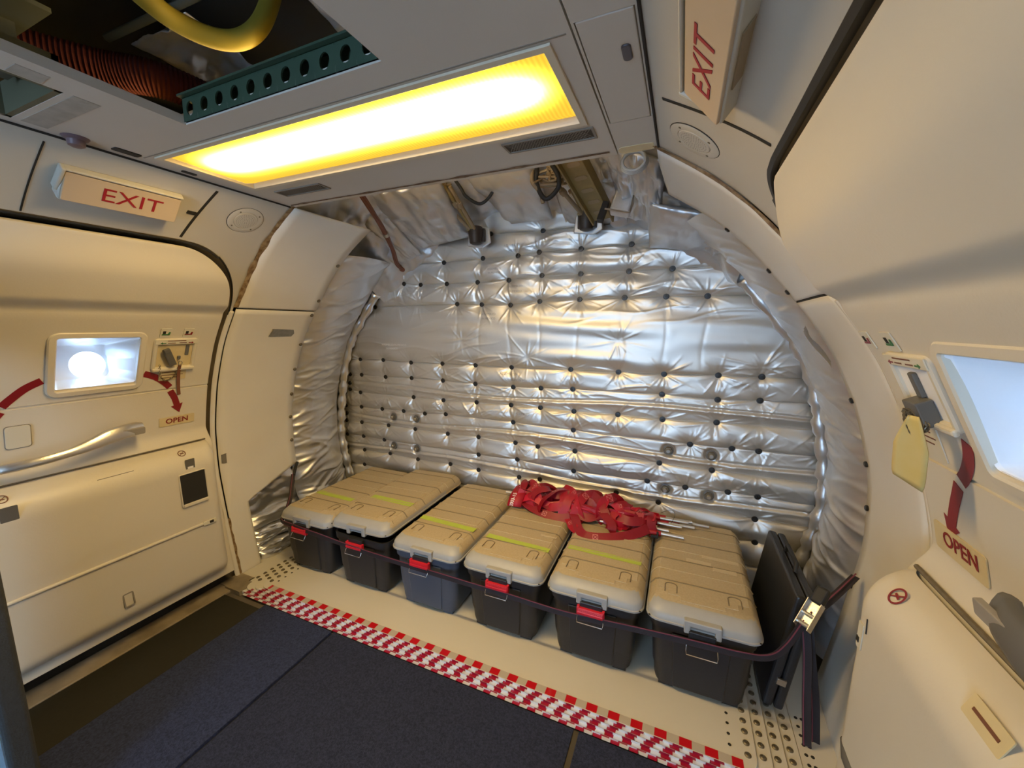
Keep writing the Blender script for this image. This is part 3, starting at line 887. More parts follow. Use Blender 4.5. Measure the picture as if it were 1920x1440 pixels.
    Mh = frame(side, 0.915 - (.062 if side > 0 else 0), 0.930 - (.012 if side > 0 else 0), 0.130)
    b = MB(); b.prism(rrect(-.042, .042, -.016, .016, 0.006), -0.006, 0.006, 0, Mh); bev(b.obj('grip_insert', mat('grey_grip_%d' % num, (0.30, 0.27, 0.23), 0.5), hnd), 0.002)
    for (y, z) in ((0.50, 0.87), (0.87, 0.925)):
        b = MB(); b.tube([P(side, y, z, 0.03), P(side, y, z, 0.11)], 0.014, 10); b.obj('handle_stand', M_SMOKED, hnd, 60)
    # square cover plate
    lab('cover_plate_gap', 0.5735, 0.6425, 0.932, 1.0245, M_GRILLE, door, 0.0355, r=0.010, t=0.001)
    q = lab('cover_plate', 0.575, 0.640, 0.935, 1.022, M_PLACG, door, 0.037, r=0.010, t=0.002); bev(q, 0.001)
    # no-step pictogram on top of the slide cover
    def nostep(y, z, o_, s_, par):
        Mq = frame(side, y, z, o_) @ (Matrix.Rotation(math.radians(-42), 4, 'X'))
        b = MB(); 
        ring = rrect(-.022*s_, .022*s_, -.022*s_, .022*s_, .0219*s_, 6); rin = [(x*.80, y_*.80) for x, y_ in ring]
        L_ = [[(x, y_, 0) for x, y_ in ring], [(x, y_, .001) for x, y_ in ring], [(x, y_, .001) for x, y_ in rin], [(x, y_, 0) for x, y_ in rin]]
        b.add(*loft(L_, False, False), 0, Mq)
        b.box(-.018*s_, .018*s_, -.0016*s_, .0016*s_, 0, .001, 0, Mq @ Matrix.Rotation(math.radians(40), 4, 'Z'))
        b.box(-.010*s_, .010*s_, -.003*s_, .002*s_, 0, .0009, 0, Mq @ Matrix.Rotation(math.radians(-15), 4, 'Z'))
        return b.obj('no_step_pictogram', M_MARK if side > 0 else M_INK, par)
    if side < 0:
        nostep(1.085, 0.778, boff(.778) + .003, 0.75, bus); nostep(0.520, 0.778, boff(.778) + .003, 0.75, bus)
        q = lab('gauge_window', 1.047, 1.157, 0.525, 0.680, M_GAP, bus, boff(.60) + .003, r=0.006)
        Mq = frame(side, 1.102, 0.602, boff(.60) + .003)
        mesh('gauge_frame', *rframe_geo(Mq, -.060, .060, -.085, .083, .006, .008, .005), M_DOOR, bus, 40)
        b = MB(); b.box(-.055, .055, -.084, -.068, 0, .008, 0, Mq); bev(b.obj('gauge_sill', M_DOOR, bus), .003)
        q = lab('small_placard', 1.078, 1.118, 0.700, 0.750, M_SMOKED, bus, boff(.725) + .004)
        b = MB(); b.box(-.012, .012, -.022, -.012, 0, .002, 0, frame(side, 1.098, 0.725, boff(.725) + .005)); b.obj('placard_tab', M_WHITE, q)
        q = lab('side_gauge', 0.50, 0.545, 0.700, 0.755, M_SMOKED, bus, boff(.727) + .005)
        b = MB(); b.tube([P(side, y, 0.400, boff(.40) + .001) for y in np.linspace(0.05, 1.165, 16)], 0.0075, 8); b.obj('trim_strip', M_DOOR, bus, 60)
        b = MB(); b.box(-.03, .03, -.010, .010, 0, .008, 0, frame(side, 1.150, 0.398, boff(.398) + .001)); q = bev(b.obj('trim_end', M_PLACG, bus), .002)
        b = MB(); b.box(-.002, .016, -.006, .006, .007, .0095, 0, frame(side, 1.150, 0.398, boff(.398) + .001)); b.obj('trim_slot', M_GAP, bus)
        Mq = frame(side, 0.80, 0.20, boff(.20) + .001)
        mesh('drain_notch', *rframe_geo(Mq, -.018, .018, -.03, .03, .003, .004, .003), M_GRILLE, bus)
        b = MB(); b.box(-.06, .06, -.001, .001, 0, .0014, 0, frame(side, 0.83, 0.76, boff(.76) + .001)); b.obj('scratch', M_GRILLE, bus)
    else:
        nostep(1.120, 0.778, boff(.778) + .004, 1.0, bus)
        q = lab('gauge_window', 1.165, 1.19, 0.585, 0.655, M_PLACG, bus, boff(.62) + .002)
        b = MB(); b.box(-.010, .002, -.02, -.006, 0, .002, 0, frame(side, 1.178, 0.62, boff(.62) + .003)); b.obj('gauge_mark', M_GAP, q)
        b = MB(); b.box(-.0012, .0012, -.02, .02, 0, .002, 0, frame(side, 1.15, 0.665, boff(.665) + .001)); b.obj('scratch', M_GAP, bus)
        Mq = frame(side, 0.80, 0.768, boff(.768) + .004) @ Matrix.Rotation(math.radians(-25), 4, 'X')
        b = MB(); b.prism(rrect(-.045, .045, -.020, .020, .004), 0, .002, 0, Mq); q = b.obj('cover_placard', M_PLAC, bus)
        b = MB(); b.box(-.03, .03, -.003, .003, .0018, .003, 0, Mq); b.obj('print_line', M_INK, q)
        b = MB(); b.tube([P(side, 1.235, 0.30, 0.09), P(side, 1.20, 0.285, boff(.285) * .93), P(side, 1.15, 0.28, boff(.28)), P(side, 1.05, 0.28, boff(.28))], 0.011, 8)
        b.obj('edge_bumper', M_SMOKED, bus, 60)
    return door
door_l = build_door(-1, 1)
door_r = build_door(1, 2)

# red streamer and chain at the left selector, tag and chain at the right selector
def chain(pts, r_link, parent, m_):
    path = spline(pts, 6)
    b = MB()
    for i in range(0, len(path) - 1):
        p = path[i]; t_ = (path[i+1] - p).normalized()
        a = t_.orthogonal().normalized(); c = t_.cross(a)
        if i % 2: a, c = c, a
        ring = [p + t_ * (r_link * 1.5 * math.cos(q)) + a * (r_link * math.sin(q)) for q in np.linspace(0, 2*PI, 9)[:-1]]
        b.tube(ring, r_link * 0.3, 5, closed=True)
    return b.obj('chain', m_, parent, 60)
st = empty('streamer_pin', P(-1, 1.10, 1.22, 0.06), 'brown ribbon streamer with chain hanging from the left door selector', 'streamer')
adopt(chain([P(-1, 1.035, 1.215, .055), P(-1, 1.045, 1.165, .050), P(-1, 1.07, 1.14, .048), P(-1, 1.10, 1.16, .050), P(-1, 1.108, 1.205, .058)], 0.0035, None, M_BRONZE), st)
pp = spline([P(-1, 1.112, 1.215, .062), P(-1, 1.118, 1.17, .050), P(-1, 1.128, 1.10, .042), P(-1, 1.134, 1.06, .040)], 5)
b = MB(); b.add(*ribbon_geo(pp, Vector((1, 0, 0.2)), 0.015, 0.0015)); adopt(b.obj('ribbon', M_STREAM), st)
ring = [P(-1, 1.112 + .008*math.cos(q), 1.222 + .010*math.sin(q), .064) for q in np.linspace(0, 2*PI, 13)[:-1]]
b = MB(); b.tube(ring, 0.002, 6, closed=True); adopt(b.obj('ring', M_STEEL), st)

tg = empty('warning_tag', P(1, 1.17, 1.18, 0.10), 'yellowed curved plastic tag on a chain hanging at the right door selector', 'tag')
# tag: curved plastic sheet hanging
c0 = Vector((0.448, 1.062, 1.215)); c1 = Vector((0.468, 1.095, 1.062))
v = []; nr = 14
for i in range(nr):
    t_ = i / (nr - 1)
    c = c0.lerp(c1, t_)
    hw = 0.010 + 0.024 * min(1, t_ / .45) ** .9 - .004 * max(0, (t_ - .8) / .2) ** 3
    for j in range(7):
        s_ = j / 3 - 1
        bow = 0.010 * (s_ * s_)
        v.append((c.x + s_ * hw * .55, c.y - s_ * hw * .75 - bow * .5, c.z - 0.010 * s_ * t_))
q = mesh('tag_sheet', v, grid_faces(nr, 7), M_TAG, None, 60); solid(q, 0.0015); adopt(q, tg)
adopt(chain([P(1, 1.085, 1.215, .06), P(1, 1.065, 1.19, .07), (0.458, 1.072, 1.175), (0.446, 1.076, 1.20), (0.444, 1.078, 1.222), (0.452, 1.074, 1.215)], 0.0045, None, M_BRONZE), tg)

# ------------------------------------------------------------------ exit signs and loudspeakers
def exit_sign(side):
    sn = 'left' if side < 0 else 'right'
    y0, y1 = (0.628, 0.935) if side < 0 else (0.585, 0.918)
    M = frame(side, (y0+y1)/2, 1.842, 0.0)
    t = empty('exit_sign', P(side, (y0+y1)/2, 1.828), 'cream EXIT sign box with red letters above the %s door' % sn, 'sign', 'exit signs')
    hw = (y1-y0)/2
    b = MB()
    dep_t, dep_b = 0.014, 0.040
    # body: wedge deeper at its lower edge
    pr = [(-0.054, -0.01), (-0.052, dep_b), (0.050, dep_t), (0.050, -0.01)]
    v = [(s * hw, a, c) for s in (-1, 1) for a, c in pr]
    f = [(0,1,2,3), (7,6,5,4)] + [(i, 4+i, 4+(i+1) % 4, (i+1) % 4) for i in range(4)]
    b.add(v, f, 0, M)
    body = adopt(bev(b.obj('sign_body', M_SIGNB), 0.006, 3), t)
    # lens plate on the sloping face
    ang = math.atan2(dep_t - dep_b, 0.102)
    Mf = M @ Matrix.Translation((0, -0.001, (dep_t + dep_b) / 2)) @ Matrix.Rotation(ang, 4, 'X')
    b = MB(); b.prism(rrect(-hw + .004, hw - .004, -.048, .046, 0.006), -0.002, 0.006, 0, Mf)
    lens = adopt(bev(b.obj('sign_lens', M_SIGN), 0.002), t)
    adopt(text_obj('lettering', 'EXIT', 0.066, M_EXITRED, Mf @ Matrix.Translation((0.018 if side < 0 else -0.022, -.002, 0.0068)), sx=1.22, bold=0.0), t)
    b = MB(); b.box(-hw, hw, 0.048, 0.056, 0.0, 0.024, 0, M); b.box(-hw - .008, -hw + .004, -.03, .056, 0, 0.026, 0, M)
    adopt(bev(b.obj('top_lip', M_SIGNB), 0.004), t)
    b = MB(); b.box(-.055, .085, -.0552, -.0515, 0.006, 0.030, 0, M)
    adopt(b.obj('underside_label', mat('label_brown_%s' % sn, (0.26, 0.19, 0.10), 0.5)), t)
exit_sign(-1); exit_sign(1)
b = MB(); b.prism(rrect(-.016, .016, -.008, .008, .003), -.001, .001, 0, frame(-1, 0.995, 1.83, 0.002)); b.obj('dark_slot', M_GAP, wall_l)

def speaker(side):
    sn = 'left' if side < 0 else 'right'
    y = 1.19 if side < 0 else 1.165; z = 1.845 if side < 0 else 1.858
    M = frame(side, y, z, 0.001)
    t = empty('speaker_grille', P(side, y, z), 'round perforated speaker grille in the lining beside the %s exit sign' % sn, 'speaker', 'speaker grilles')
    b = MB(); b.lathe([(0.070, -0.001), (0.070, 0.002), (0.066, 0.0035), (0.048, 0.0035), (0.046, 0.001), (0.044, 0.004), (0.02, 0.0045), (0.0005, 0.0045)], 32, 0, M)
    adopt(b.obj('rim', M_WALL, None, 30), t)
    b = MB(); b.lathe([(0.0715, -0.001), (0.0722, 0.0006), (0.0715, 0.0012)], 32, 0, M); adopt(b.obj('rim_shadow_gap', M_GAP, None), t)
    b = MB()
    for r in (0.008, 0.015, 0.022, 0.029, 0.036):
        n = int(r * 900)
        for k in range(n):
            a = 2 * PI * k / n
            Mh = M @ Matrix.Translation((r*math.cos(a), r*math.sin(a), 0.0042))
            b.add([(0.0014*math.cos(q), 0.0014*math.sin(q), 0.0006) for q in np.linspace(0, 2*PI, 7)[:-1]], [tuple(range(6))], 0, Mh)
    q = adopt(b.obj('perforation', M_SMOKED), t); q['kind'] = 'stuff'
    for k in range(4):
        a = PI/4 + k * PI/2
        b = MB(); b.lathe([(0.0035, 0), (0.0035, 0.001), (0.002, 0.0015)], 8, 0, M @ Matrix.Translation((0.057*math.cos(a), 0.057*math.sin(a), 0.0035)))
        adopt(b.obj('screw', M_BRONZE), t)
speaker(-1); speaker(1)

# ------------------------------------------------------------------ quilted insulation on the aft bulkhead
YB = 2.300
ROWS = [
   [(-1.61, 1.930), (-1.121, 1.958), (-0.782, 1.946)],
   [(-1.464, 1.807), (-1.178, 1.816), (-0.94, 1.816), (-0.804, 1.828), (-0.553, 1.828), (-0.278, 1.833)],
   [(-1.921, 1.682), (-1.792, 1.684), (-1.654, 1.672), (-1.447, 1.67), (-1.218, 1.671), (-1.0, 1.675), (-0.786, 1.693), (-0.553, 1.691), (-0.286, 1.692), (-0.066, 1.694)],
   [(-2.055, 1.53), (-1.37, 1.538), (-1.189, 1.531), (-0.989, 1.524), (-0.798, 1.542), (-0.555, 1.548), (-0.303, 1.551), (-0.089, 1.551), (0.109, 1.548)],
   [(-2.223, 1.146), (-2.005, 1.149), (-1.758, 1.139), (-1.497, 1.141), (-1.241, 1.14), (-0.982, 1.137), (-0.599, 1.14), (-0.321, 1.137), (-0.078, 1.137), (0.185, 1.144), (0.379, 1.145), (0.563, 1.147)],
   [(-2.333, 1.027), (-2.221, 1.029), (-1.993, 1.024), (-1.759, 1.028), (-1.496, 1.024), (-1.243, 1.016), (-0.971, 1.011), (-0.785, 1.016), (-0.584, 1.022), (-0.083, 1.025), (0.191, 1.015), (0.381, 1.024)],
   [(-2.342, 0.91), (-2.242, 0.892), (-1.747, 0.89), (-1.496, 0.886), (-1.237, 0.891), (-0.986, 0.893), (-0.787, 0.892), (-0.574, 0.887), (-0.315, 0.89), (-0.073, 0.885), (0.194, 0.893), (0.642, 0.9)],
   [(-2.391, 0.781), (-2.239, 0.78), (-2.038, 0.78), (-1.841, 0.781), (-1.655, 0.778), (-1.481, 0.789), (-0.971, 0.782), (-0.575, 0.771), (0.074, 0.76), (0.275, 0.761), (0.395, 0.762), (0.651, 0.768)],
   [(-2.395, 0.66), (-2.243, 0.658), (-1.985, 0.659), (-1.743, 0.655), (-1.468, 0.65), (-1.225, 0.654), (-0.956, 0.646), (-0.802, 0.639), (-0.562, 0.639), (-0.077, 0.633), (0.189, 0.629)],
   [(-2.399, 0.547), (-2.235, 0.548), (-2.032, 0.542), (-1.226, 0.531), (-0.941, 0.536), (-0.566, 0.513), (-0.136, 0.517), (0.065, 0.512), (0.273, 0.52), (0.41, 0.517), (0.67, 0.514)],
   [(-2.402, 0.438), (-2.232, 0.437), (-1.982, 0.44), (-1.729, 0.428), (-1.452, 0.431), (-1.228, 0.421), (-0.929, 0.415), (-0.786, 0.423), (-0.306, 0.417), (-0.07, 0.4), (0.407, 0.393), (0.689, 0.4)],
   [(-2.24, 0.319), (0.417, 0.264), (0.666, 0.249)],
]
BOLTS = [(-1.936, 0.728), (-1.73, 0.732), (-1.943, 0.507), (-1.735, 0.508), (-0.033, 0.713), (0.181, 0.711), (-0.038, 0.485), (0.183, 0.483)]
STARS = [(-1.331, 1.296), (-0.867, 1.205), (-0.33, 1.312), (0.377, 1.191), (-1.669, 1.56), (-1.849, 1.56), (-1.985, 0.885), (-0.33, 0.775), (-0.33, 0.52), (0.39, 0.895), (0.40, 0.64), (-1.24, 0.775)]
DOTS = [d for r in ROWS for d in r] + [(0.656, 0.191), (-2.338, 0.961), (-2.391, 0.717), (0.60, 1.02)]
_r = np.random.default_rng(11)
_RID = []       # radial folds around every button
for i, (dx, dz) in enumerate(DOTS + STARS):
    n = int(_r.integers(9, 15)); a0 = _r.uniform(0, 2*PI)
    for k in range(n):
        th = a0 + 2*PI*k/n + _r.normal(0, .22)
        horiz = abs(math.cos(th))
        L_ = _r.uniform(.05, .10) * (1 + 1.1 * horiz)
        if i >= len(DOTS): L_ *= 1.35
        _RID.append((dx, dz, th, L_, _r.uniform(.0016, .0036), _r.uniform(.0032, .0055)))
_FB = [(_r.uniform(-7, 7), _r.choice([-1, 1]) * _r.uniform(18, 75), _r.uniform(0, 2*PI), _r.uniform(.3, 1)) for _ in range(22)]
_LF = [(_r.uniform(-2.6, 0.5), _r.uniform(0.1, 2.0), _r.uniform(.12, .45), _r.normal(0, .12), _r.uniform(.002, .005), _r.uniform(.004, .008)) for _ in range(120)]
def rowz(i, X):
    if i < 0: return np.full_like(X, 2.14)
    if i >= len(ROWS): return np.full_like(X, [0.13, -0.05][i - len(ROWS)])
    r = ROWS[i]
    z = np.interp(X, [p[0] for p in r], [p[1] for p in r])
    return z
GAPS = {5, 7, 9}    # strips i..i+1 that are the flat overlap between two bags
AMP = {-1: .032, 0: .026, 1: .022, 2: .022, 3: .030, 4: .021, 6: .021, 8: .021, 10: .028, 11: .028, 12: .03}
def quilt_height(X, Z, strip, u):
    """how far the blanket stands off its backing"""
    s = np.clip(4 * u * (1 - u), 0, 1)
    if strip in GAPS:
        cr = 0.50 + 0.12 * np.sin(X * 3.1 + strip)
        h = 0.010 * s ** .4 - 0.014 * np.exp(-((u - cr) / .045) ** 2) + 0.007 * np.exp(-((u - cr - .14) / .08) ** 2)
    else:
        h = AMP[strip] * s ** (.40 if strip != 3 else .30)
    fb = np.zeros_like(X)
    for kx, kz, ph, a in _FB: fb += a * np.sin(kx * X + kz * Z + ph)
    h = h + 0.0011 * fb * (0.35 + 0.65 * np.exp(-((u - .5) / .55) ** 2 * 0))
    for (fx, fz, L_, an, A_, sg) in _LF:
        m = (np.abs(X - fx) < L_) & (np.abs(Z - fz) < .12)
        if not m.any(): continue
        d = (Z[m] - fz) - (X[m] - fx) * an - 0.01 * np.sin((X[m] - fx) * 17)
        h[m] += A_ * np.exp(-(d / sg) ** 2) * np.cos((X[m] - fx) / L_ * PI / 2) ** 1.5
    for (dx, dz) in DOTS:
        m = (np.abs(X - dx) < .16) & (np.abs(Z - dz) < .16)
        if not m.any(): continue
        r2 = (X[m] - dx) ** 2 * 0.8 + (Z[m] - dz) ** 2
        h[m] = h[m] * (1 - 0.70 * np.exp(-r2 / .048 ** 2)) - 0.006 * np.exp(-r2 / .022 ** 2)
    for (dx, dz) in STARS:
        m = (np.abs(X - dx) < .16) & (np.abs(Z - dz) < .16)
        if not m.any(): continue
        r2 = (X[m] - dx) ** 2 + (Z[m] - dz) ** 2
        h[m] -= 0.005 * np.exp(-r2 / .040 ** 2)
    for (dx, dz) in BOLTS:
        m = (np.abs(X - dx) < .14) & (np.abs(Z - dz) < .14)
        if not m.any(): continue
        r2 = (X[m] - dx) ** 2 + (Z[m] - dz) ** 2
        k = np.exp(-(r2 / .036 ** 2) ** 3)
        h[m] = h[m] * (1 - k) - 0.008 * k
    for (dx, dz, th, L_, A_, sg) in _RID:
        m = (np.abs(X - dx) < L_) & (np.abs(Z - dz) < L_)
        if not m.any(): continue
        ax = X[m] - dx; az = Z[m] - dz
        t = ax * math.cos(th) + az * math.sin(th); p = -ax * math.sin(th) + az * math.cos(th)
        p = p - 0.10 * t * t / L_ * math.sin(th * 7)
        t0_ = 0.014
        g = np.where((t > t0_) & (t < L_), np.sin(np.clip((t - t0_) / (L_ - t0_), 0, 1) ** .6 * PI), 0)
        h[m] += A_ * g * np.exp(-(p / (sg * (.5 + t / L_))) ** 2)
    # vertical gathers between buttons of one bag
    if strip in (1, 2, 3, 4, 6, 8, 10) and strip < len(ROWS):
        for (dx, dz) in ROWS[strip][::1]:
            m = np.abs(X - dx) < .05
            if m.any():
                q = X[m] - dx - 0.012 * np.sin(u[m] * 5 + dx * 9)
                h[m] -= (0.003 if strip != 3 else 0.0012) * np.exp(-(q / .010) ** 2) * s[m]
    return h
blanket = empty('insulation_blanket', (XC, YB, 0.0), 'large quilted silver insulation blanket with black buttons covering the aft bulkhead', 'insulation')
_TT = np.linspace(-1, 1, 640)
_SURF = {}
def build_quilt():
    for strip in range(-1, len(ROWS) + 1):
        zm = float(np.mean(rowz(strip, _TT * 1.6 + XC)) + np.mean(rowz(strip + 1, _TT * 1.6 + XC))) / 2
        half = math.sqrt(max(1.69 ** 2 - (zm - .65) ** 2, .3))
        dz = float(np.mean(rowz(strip, _TT * 1.6 + XC) - rowz(strip + 1, _TT * 1.6 + XC)))
        nu = max(9, int(dz / 0.0048))
        if strip >= 11: nu = max(9, int(dz / .012))
        u1 = np.linspace(0, 1, nu)
        u1 = 0.5 - 0.5 * np.cos(u1 * PI) * (0.35) + (u1 - .5) * .65 
        u1[0] = 0; u1[-1] = 1
        U, T = np.meshgrid(u1, _TT, indexing='ij')
        X = XC + T * half
        za = rowz(strip, X); zb = rowz(strip + 1, X)
        Z = za + (zb - za) * U
        H = quilt_height(X.ravel(), Z.ravel(), strip, U.ravel()).reshape(X.shape)
        _SURF[strip] = (half, u1, YB - 0.004 - H)
        V = np.stack([X, YB - 0.004 - H, Z], -1).reshape(-1, 3)
        q = mesh('quilted_row', V, grid_faces(nu, len(_TT))[:, ::-1], M_FOIL, None, 180)
        adopt(q, blanket)
build_quilt()
def surf_y(x, z):
    """front of the blanket at a point"""
    X = np.array([x]); Z = np.array([z])
    for strip in range(-1, len(ROWS) + 1):
        a = rowz(strip, X)[0]; c = rowz(strip + 1, X)[0]
        if c <= z <= a:
            half, u1, Ys = _SURF[strip]
            u = (a - z) / max(a - c, 1e-6)
            i = int(np.clip(np.searchsorted(u1, u) - 1, 0, len(u1) - 2)); fu = (u - u1[i]) / (u1[i+1] - u1[i])
            fj = (np.clip((x - XC) / half, -.999, .999) + 1) / 2 * (len(_TT) - 1); j = int(fj); fj -= j
            return float((Ys[i, j] * (1-fj) + Ys[i, j+1] * fj) * (1-fu) + (Ys[i+1, j] * (1-fj) + Ys[i+1, j+1] * fj) * fu)
    return YB
# buttons
bm_ = MB(); bm_.lathe([(0.0155, -0.004), (0.0160, 0.003), (0.0135, 0.0075), (0.0060, 0.0080), (0.0050, 0.0050), (0.0005, 0.0050)], 14)
btn = bm_.obj('button', M_BUTTON, None, 35)
hd_ = MB(); hd_.lathe([(0.0040, 0.0), (0.0038, 0.0022), (0.0005, 0.0028)], 8)
Rb = Matrix.Rotation(PI / 2, 4, 'X')
first = True
for (x, z) in DOTS:
    o = btn if first else btn.copy()
    if not first: COL.objects.link(o)
    first = False
    o.matrix_world = Matrix.Identity(4)
    o.parent = blanket
    o.matrix_parent_inverse = Matrix.Identity(4)
    o.matrix_basis = Matrix.Translation(Vector((x, surf_y(x, z) - 0.004, z)) - blanket.location) @ Rb
# structural bolts that poke through cut-outs in the blanket
def build_bolt(x, z):
    M = Matrix.Translation((x, YB + 0.006, z)) @ Rb
    b = MB(); b.lathe([(0.031, -0.004), (0.031, 0.004), (0.028, 0.006), (0.010, 0.006)], 20, 0, M)
    bo = b.obj('bulkhead_bolt', M_SMOKED, skin, 35)
    b = MB(); pts = [(0.021 * math.cos(k*PI/3), 0.021 * math.sin(k*PI/3)) for k in range(6)]
    b.prism(pts, 0.004, 0.024, 0, M); bev(b.obj('nut', M_BRONZE, bo), 0.002)
    b = MB(); b.lathe([(0.012, 0.02), (0.012, 0.034), (0.009, 0.037), (0.0005, 0.037)], 14, 0, M); b.obj('bolt_end', M_STEEL, bo, 35)
for p in BOLTS: build_bolt(*p)
# faint stencilled print on the bags
def print_on_blanket(body, x, z, size, m_):
    M = Matrix.Translation((x, YB, z)) @ Matrix.Rotation(PI / 2, 4, 'X')
    def pr(p, d): return Vector((p.x, surf_y(p.x, p.z) - 0.0012 - d * 0, p.z))
    q = text_obj('stencilled_print', body, size, m_, M, None, ext=0.0, proj=pr)
    adopt(q, blanket)
for (s_, x, z, sz, m_) in (('ASSEMBLED', -1.00, 1.095, .022, M_BLUEGREY), ('ASSEMBLED IN MEXICO', -0.93, 1.060, .020, M_BLUEGREY), ('ASSEMBLED', -0.97, 1.875, .020, M_BLUEGREY),
                          ('MEXICO', -0.96, 1.845, .018, M_BLUEGREY), ('ASSEMBLED', -1.09, 1.745, .018, M_BLUEGREY), ('IN MEXICO', -1.09, 1.722, .017, M_BLUEGREY),
                          ('ASSEMBLED', -0.95, 1.635, .018, M_BLUEGREY), ('IN MEXICO', -0.95, 1.605, .017, M_BLUEGREY), ('ASSEMBLED', -1.13, 1.470, .019, M_BLUEGREY), ('IN MEXICO', -1.13, 1.442, .019, M_BLUEGREY),
                          ('ASSEMBLED', -0.90, 0.845, .019, M_BLUEGREY), ('IN MEXICO', -0.89, 0.605, .019, M_BLUEGREY), ('IN MEXICO', -0.88, 0.372, .019, M_BLUEGREY),
                          ('ASSEMBLED IN MEXICO', -1.88, 1.262, .021, M_WHITE), ('IN MEXICO', -1.90, 1.235, .021, M_WHITE)):
    print_on_blanket(s_, x, z, sz, m_)

# ------------------------------------------------------------------ crumple noise
def tri(x): return np.abs((x % 1.0) * 2 - 1)
def crumple(u, v, seed, f=6.0, octs=5):
    g = np.random.default_rng(seed)
    h = np.zeros_like(u); a = 1.0; tot = 0
    for o_ in range(octs):
        for k in range(3):
            th = g.uniform(0, PI); fr_ = f * (1.55 ** o_) * g.uniform(.7, 1.3)
            wob = 0.12 * np.sin(u * f * g.uniform(.5, 1.5) + g.uniform(0, 6)) + 0.12 * np.sin(v * f * g.uniform(.5, 1.5) + g.uniform(0, 6))
            h += a * (tri((u * math.cos(th) + v * math.sin(th)) * fr_ / 2 + g.uniform(0, 1) + wob) - .5)
            tot += a * .5
        a *= 0.58
    return h / tot
def sheet(name, fn, nr, nc, seed, amp, m_, parent=None, f=6.0, su=1.0, sv=1.0, octs=5, edge=0.0):
    """fn(u,v) -> point; displaced along the surface normal by crumple noise"""
    U, V = np.meshgrid(np.linspace(0, 1, nr), np.linspace(0, 1, nc), indexing='ij')
    Pp = np.array([[fn(a, c) for c in V[0]] for a in U[:, 0]], dtype=float)
    du = np.gradient(Pp, axis=0); dv = np.gradient(Pp, axis=1)
    N_ = np.cross(du, dv); N_ /= np.maximum(np.linalg.norm(N_, axis=-1, keepdims=True), 1e-9)
    h = crumple(U * su, V * sv, seed, f, octs) * amp
    if edge: h = h * np.clip(np.minimum.reduce([U, 1-U, V, 1-V]) / edge, 0, 1) ** .5
    Pp = Pp + N_ * h[..., None]
    return mesh(name, Pp.reshape(-1, 3), grid_faces(nr, nc), m_, parent, 180)

# ------------------------------------------------------------------ padded arch bolsters along both sides of the bulkhead
def bolster(side):
    sn = 'left' if side < 0 else 'right'
    t = empty('arch_bolster', P(side, 2.0, 0.05, 0), 'puffy silver insulation roll following the arch on the %s of the bulkhead' % sn, 'insulation', 'arch insulation rolls')
    z0, z1 = (0.02, 1.80) if side < 0 else (0.06, 1.84)
    nr, nc = 300, 70
    U = np.linspace(0, 1, nr); V = np.linspace(0, 1, nc)
    g = np.random.default_rng(20 + side)
    UU, VV = np.meshgrid(U, V, indexing='ij')
    Z = z0 + (z1 - z0) * UU
    W = wv(Z)
    ya = 1.785; yb = 2.205
    Y = ya + (yb - ya) * VV
    off = (-0.035 if side < 0 else -0.058) + 0.095 * np.clip(np.sin(PI * np.clip(VV * .98 + .01, 0, 1)), 0, 1) ** .5
    off *= 1.0 - 0.25 * np.exp(-((UU - .5) / .06) ** 2)
    # crosswise gathers
    s = Z * 1.2
    wr = np.zeros_like(Z)
    for k in range(110):
        uc = g.uniform(0, 1); sl = g.normal(.05, .05) ; L_ = g.uniform(.25, .7); vc = g.choice([g.uniform(0, .35), g.uniform(.4, 1)])
        d = UU - uc - sl * (VV - vc) - .008 * np.sin(VV * 9 + k)
        wr += g.uniform(.003, .009) * np.exp(-(d / g.uniform(.004, .010)) ** 2) * np.exp(-((VV - vc) / L_) ** 2 * 2)
    off = off + wr * 0.9 + 0.006 * crumple(UU * 3, VV, 31 + side, 4.0, 3)
    X = XC + side * (W - off)
    q = mesh('bolster_cover', np.stack([X, Y, Z], -1).reshape(-1, 3), grid_faces(nr, nc), M_FOIL2, None, 180)
    adopt(q, t)
    # thin roll between bolster and blanket
    za, zb = (0.22, 1.62)
    path = [P(side, 2.232, z, -0.002 + .010 * math.sin(z * 9)) for z in np.linspace(za, zb, 60)]
    rr = [0.030 + 0.006 * math.sin(i * 1.3) + 0.004 * math.sin(i * 2.9) for i in range(60)]
    b = MB(); b.tube(path, rr, 12); adopt(b.obj('edge_roll', M_FOIL3 if side < 0 else M_FOIL2, None, 180), t)
    if side > 0:   # torn flap standing off the edge
        q = sheet('torn_flap', lambda a, c: P(1, 1.775 - .05 * c, 1.40 - .13 * a - .02 * c, 0.015 + 0.03 * c * (1 - .3 * a) + .01 * math.sin(a * 5)), 16, 10, 5, .008, M_FOIL2, None, 3)
        solid(q, .001); adopt(q, t)
    return t
bolster(-1); bolster(1)

# crumpled bags behind the cut-out of the left panel
def bag(label, y0, y1, z0, z1, depth, seed, m_, name='insulation_bag', skew=0.0, f=4.0, amp=.03):
    def fn(a, c):
        z = z0 + (z1 - z0) * a; y = y0 + (y1 - y0) * c + skew * a
        bulge = (max(0, 1 - (2*a-1) ** 4) * max(0, 1 - (2*c-1) ** 6)) ** .5
        return P(-1, y, z, -0.095 + depth * bulge)
    q = sheet(name, fn, 60, 60, seed, amp, m_, None, f, 1.0, 1.2, 5, .08)
    tag(q, label, 'insulation', 'crumpled insulation bags beside the left panel')
bag('large crumpled shiny silver sheet filling the cut-out of the left panel', 1.42, 1.84, 0.215, 0.52, 0.080, 41, M_FOIL3, f=2.0, amp=.040)
bag('flattened silver bag, upper of three rolls under the crumpled sheet at the left', 1.42, 1.84, 0.130, 0.245, 0.085, 42, M_FOIL2, skew=.01, f=2.2, amp=.02)
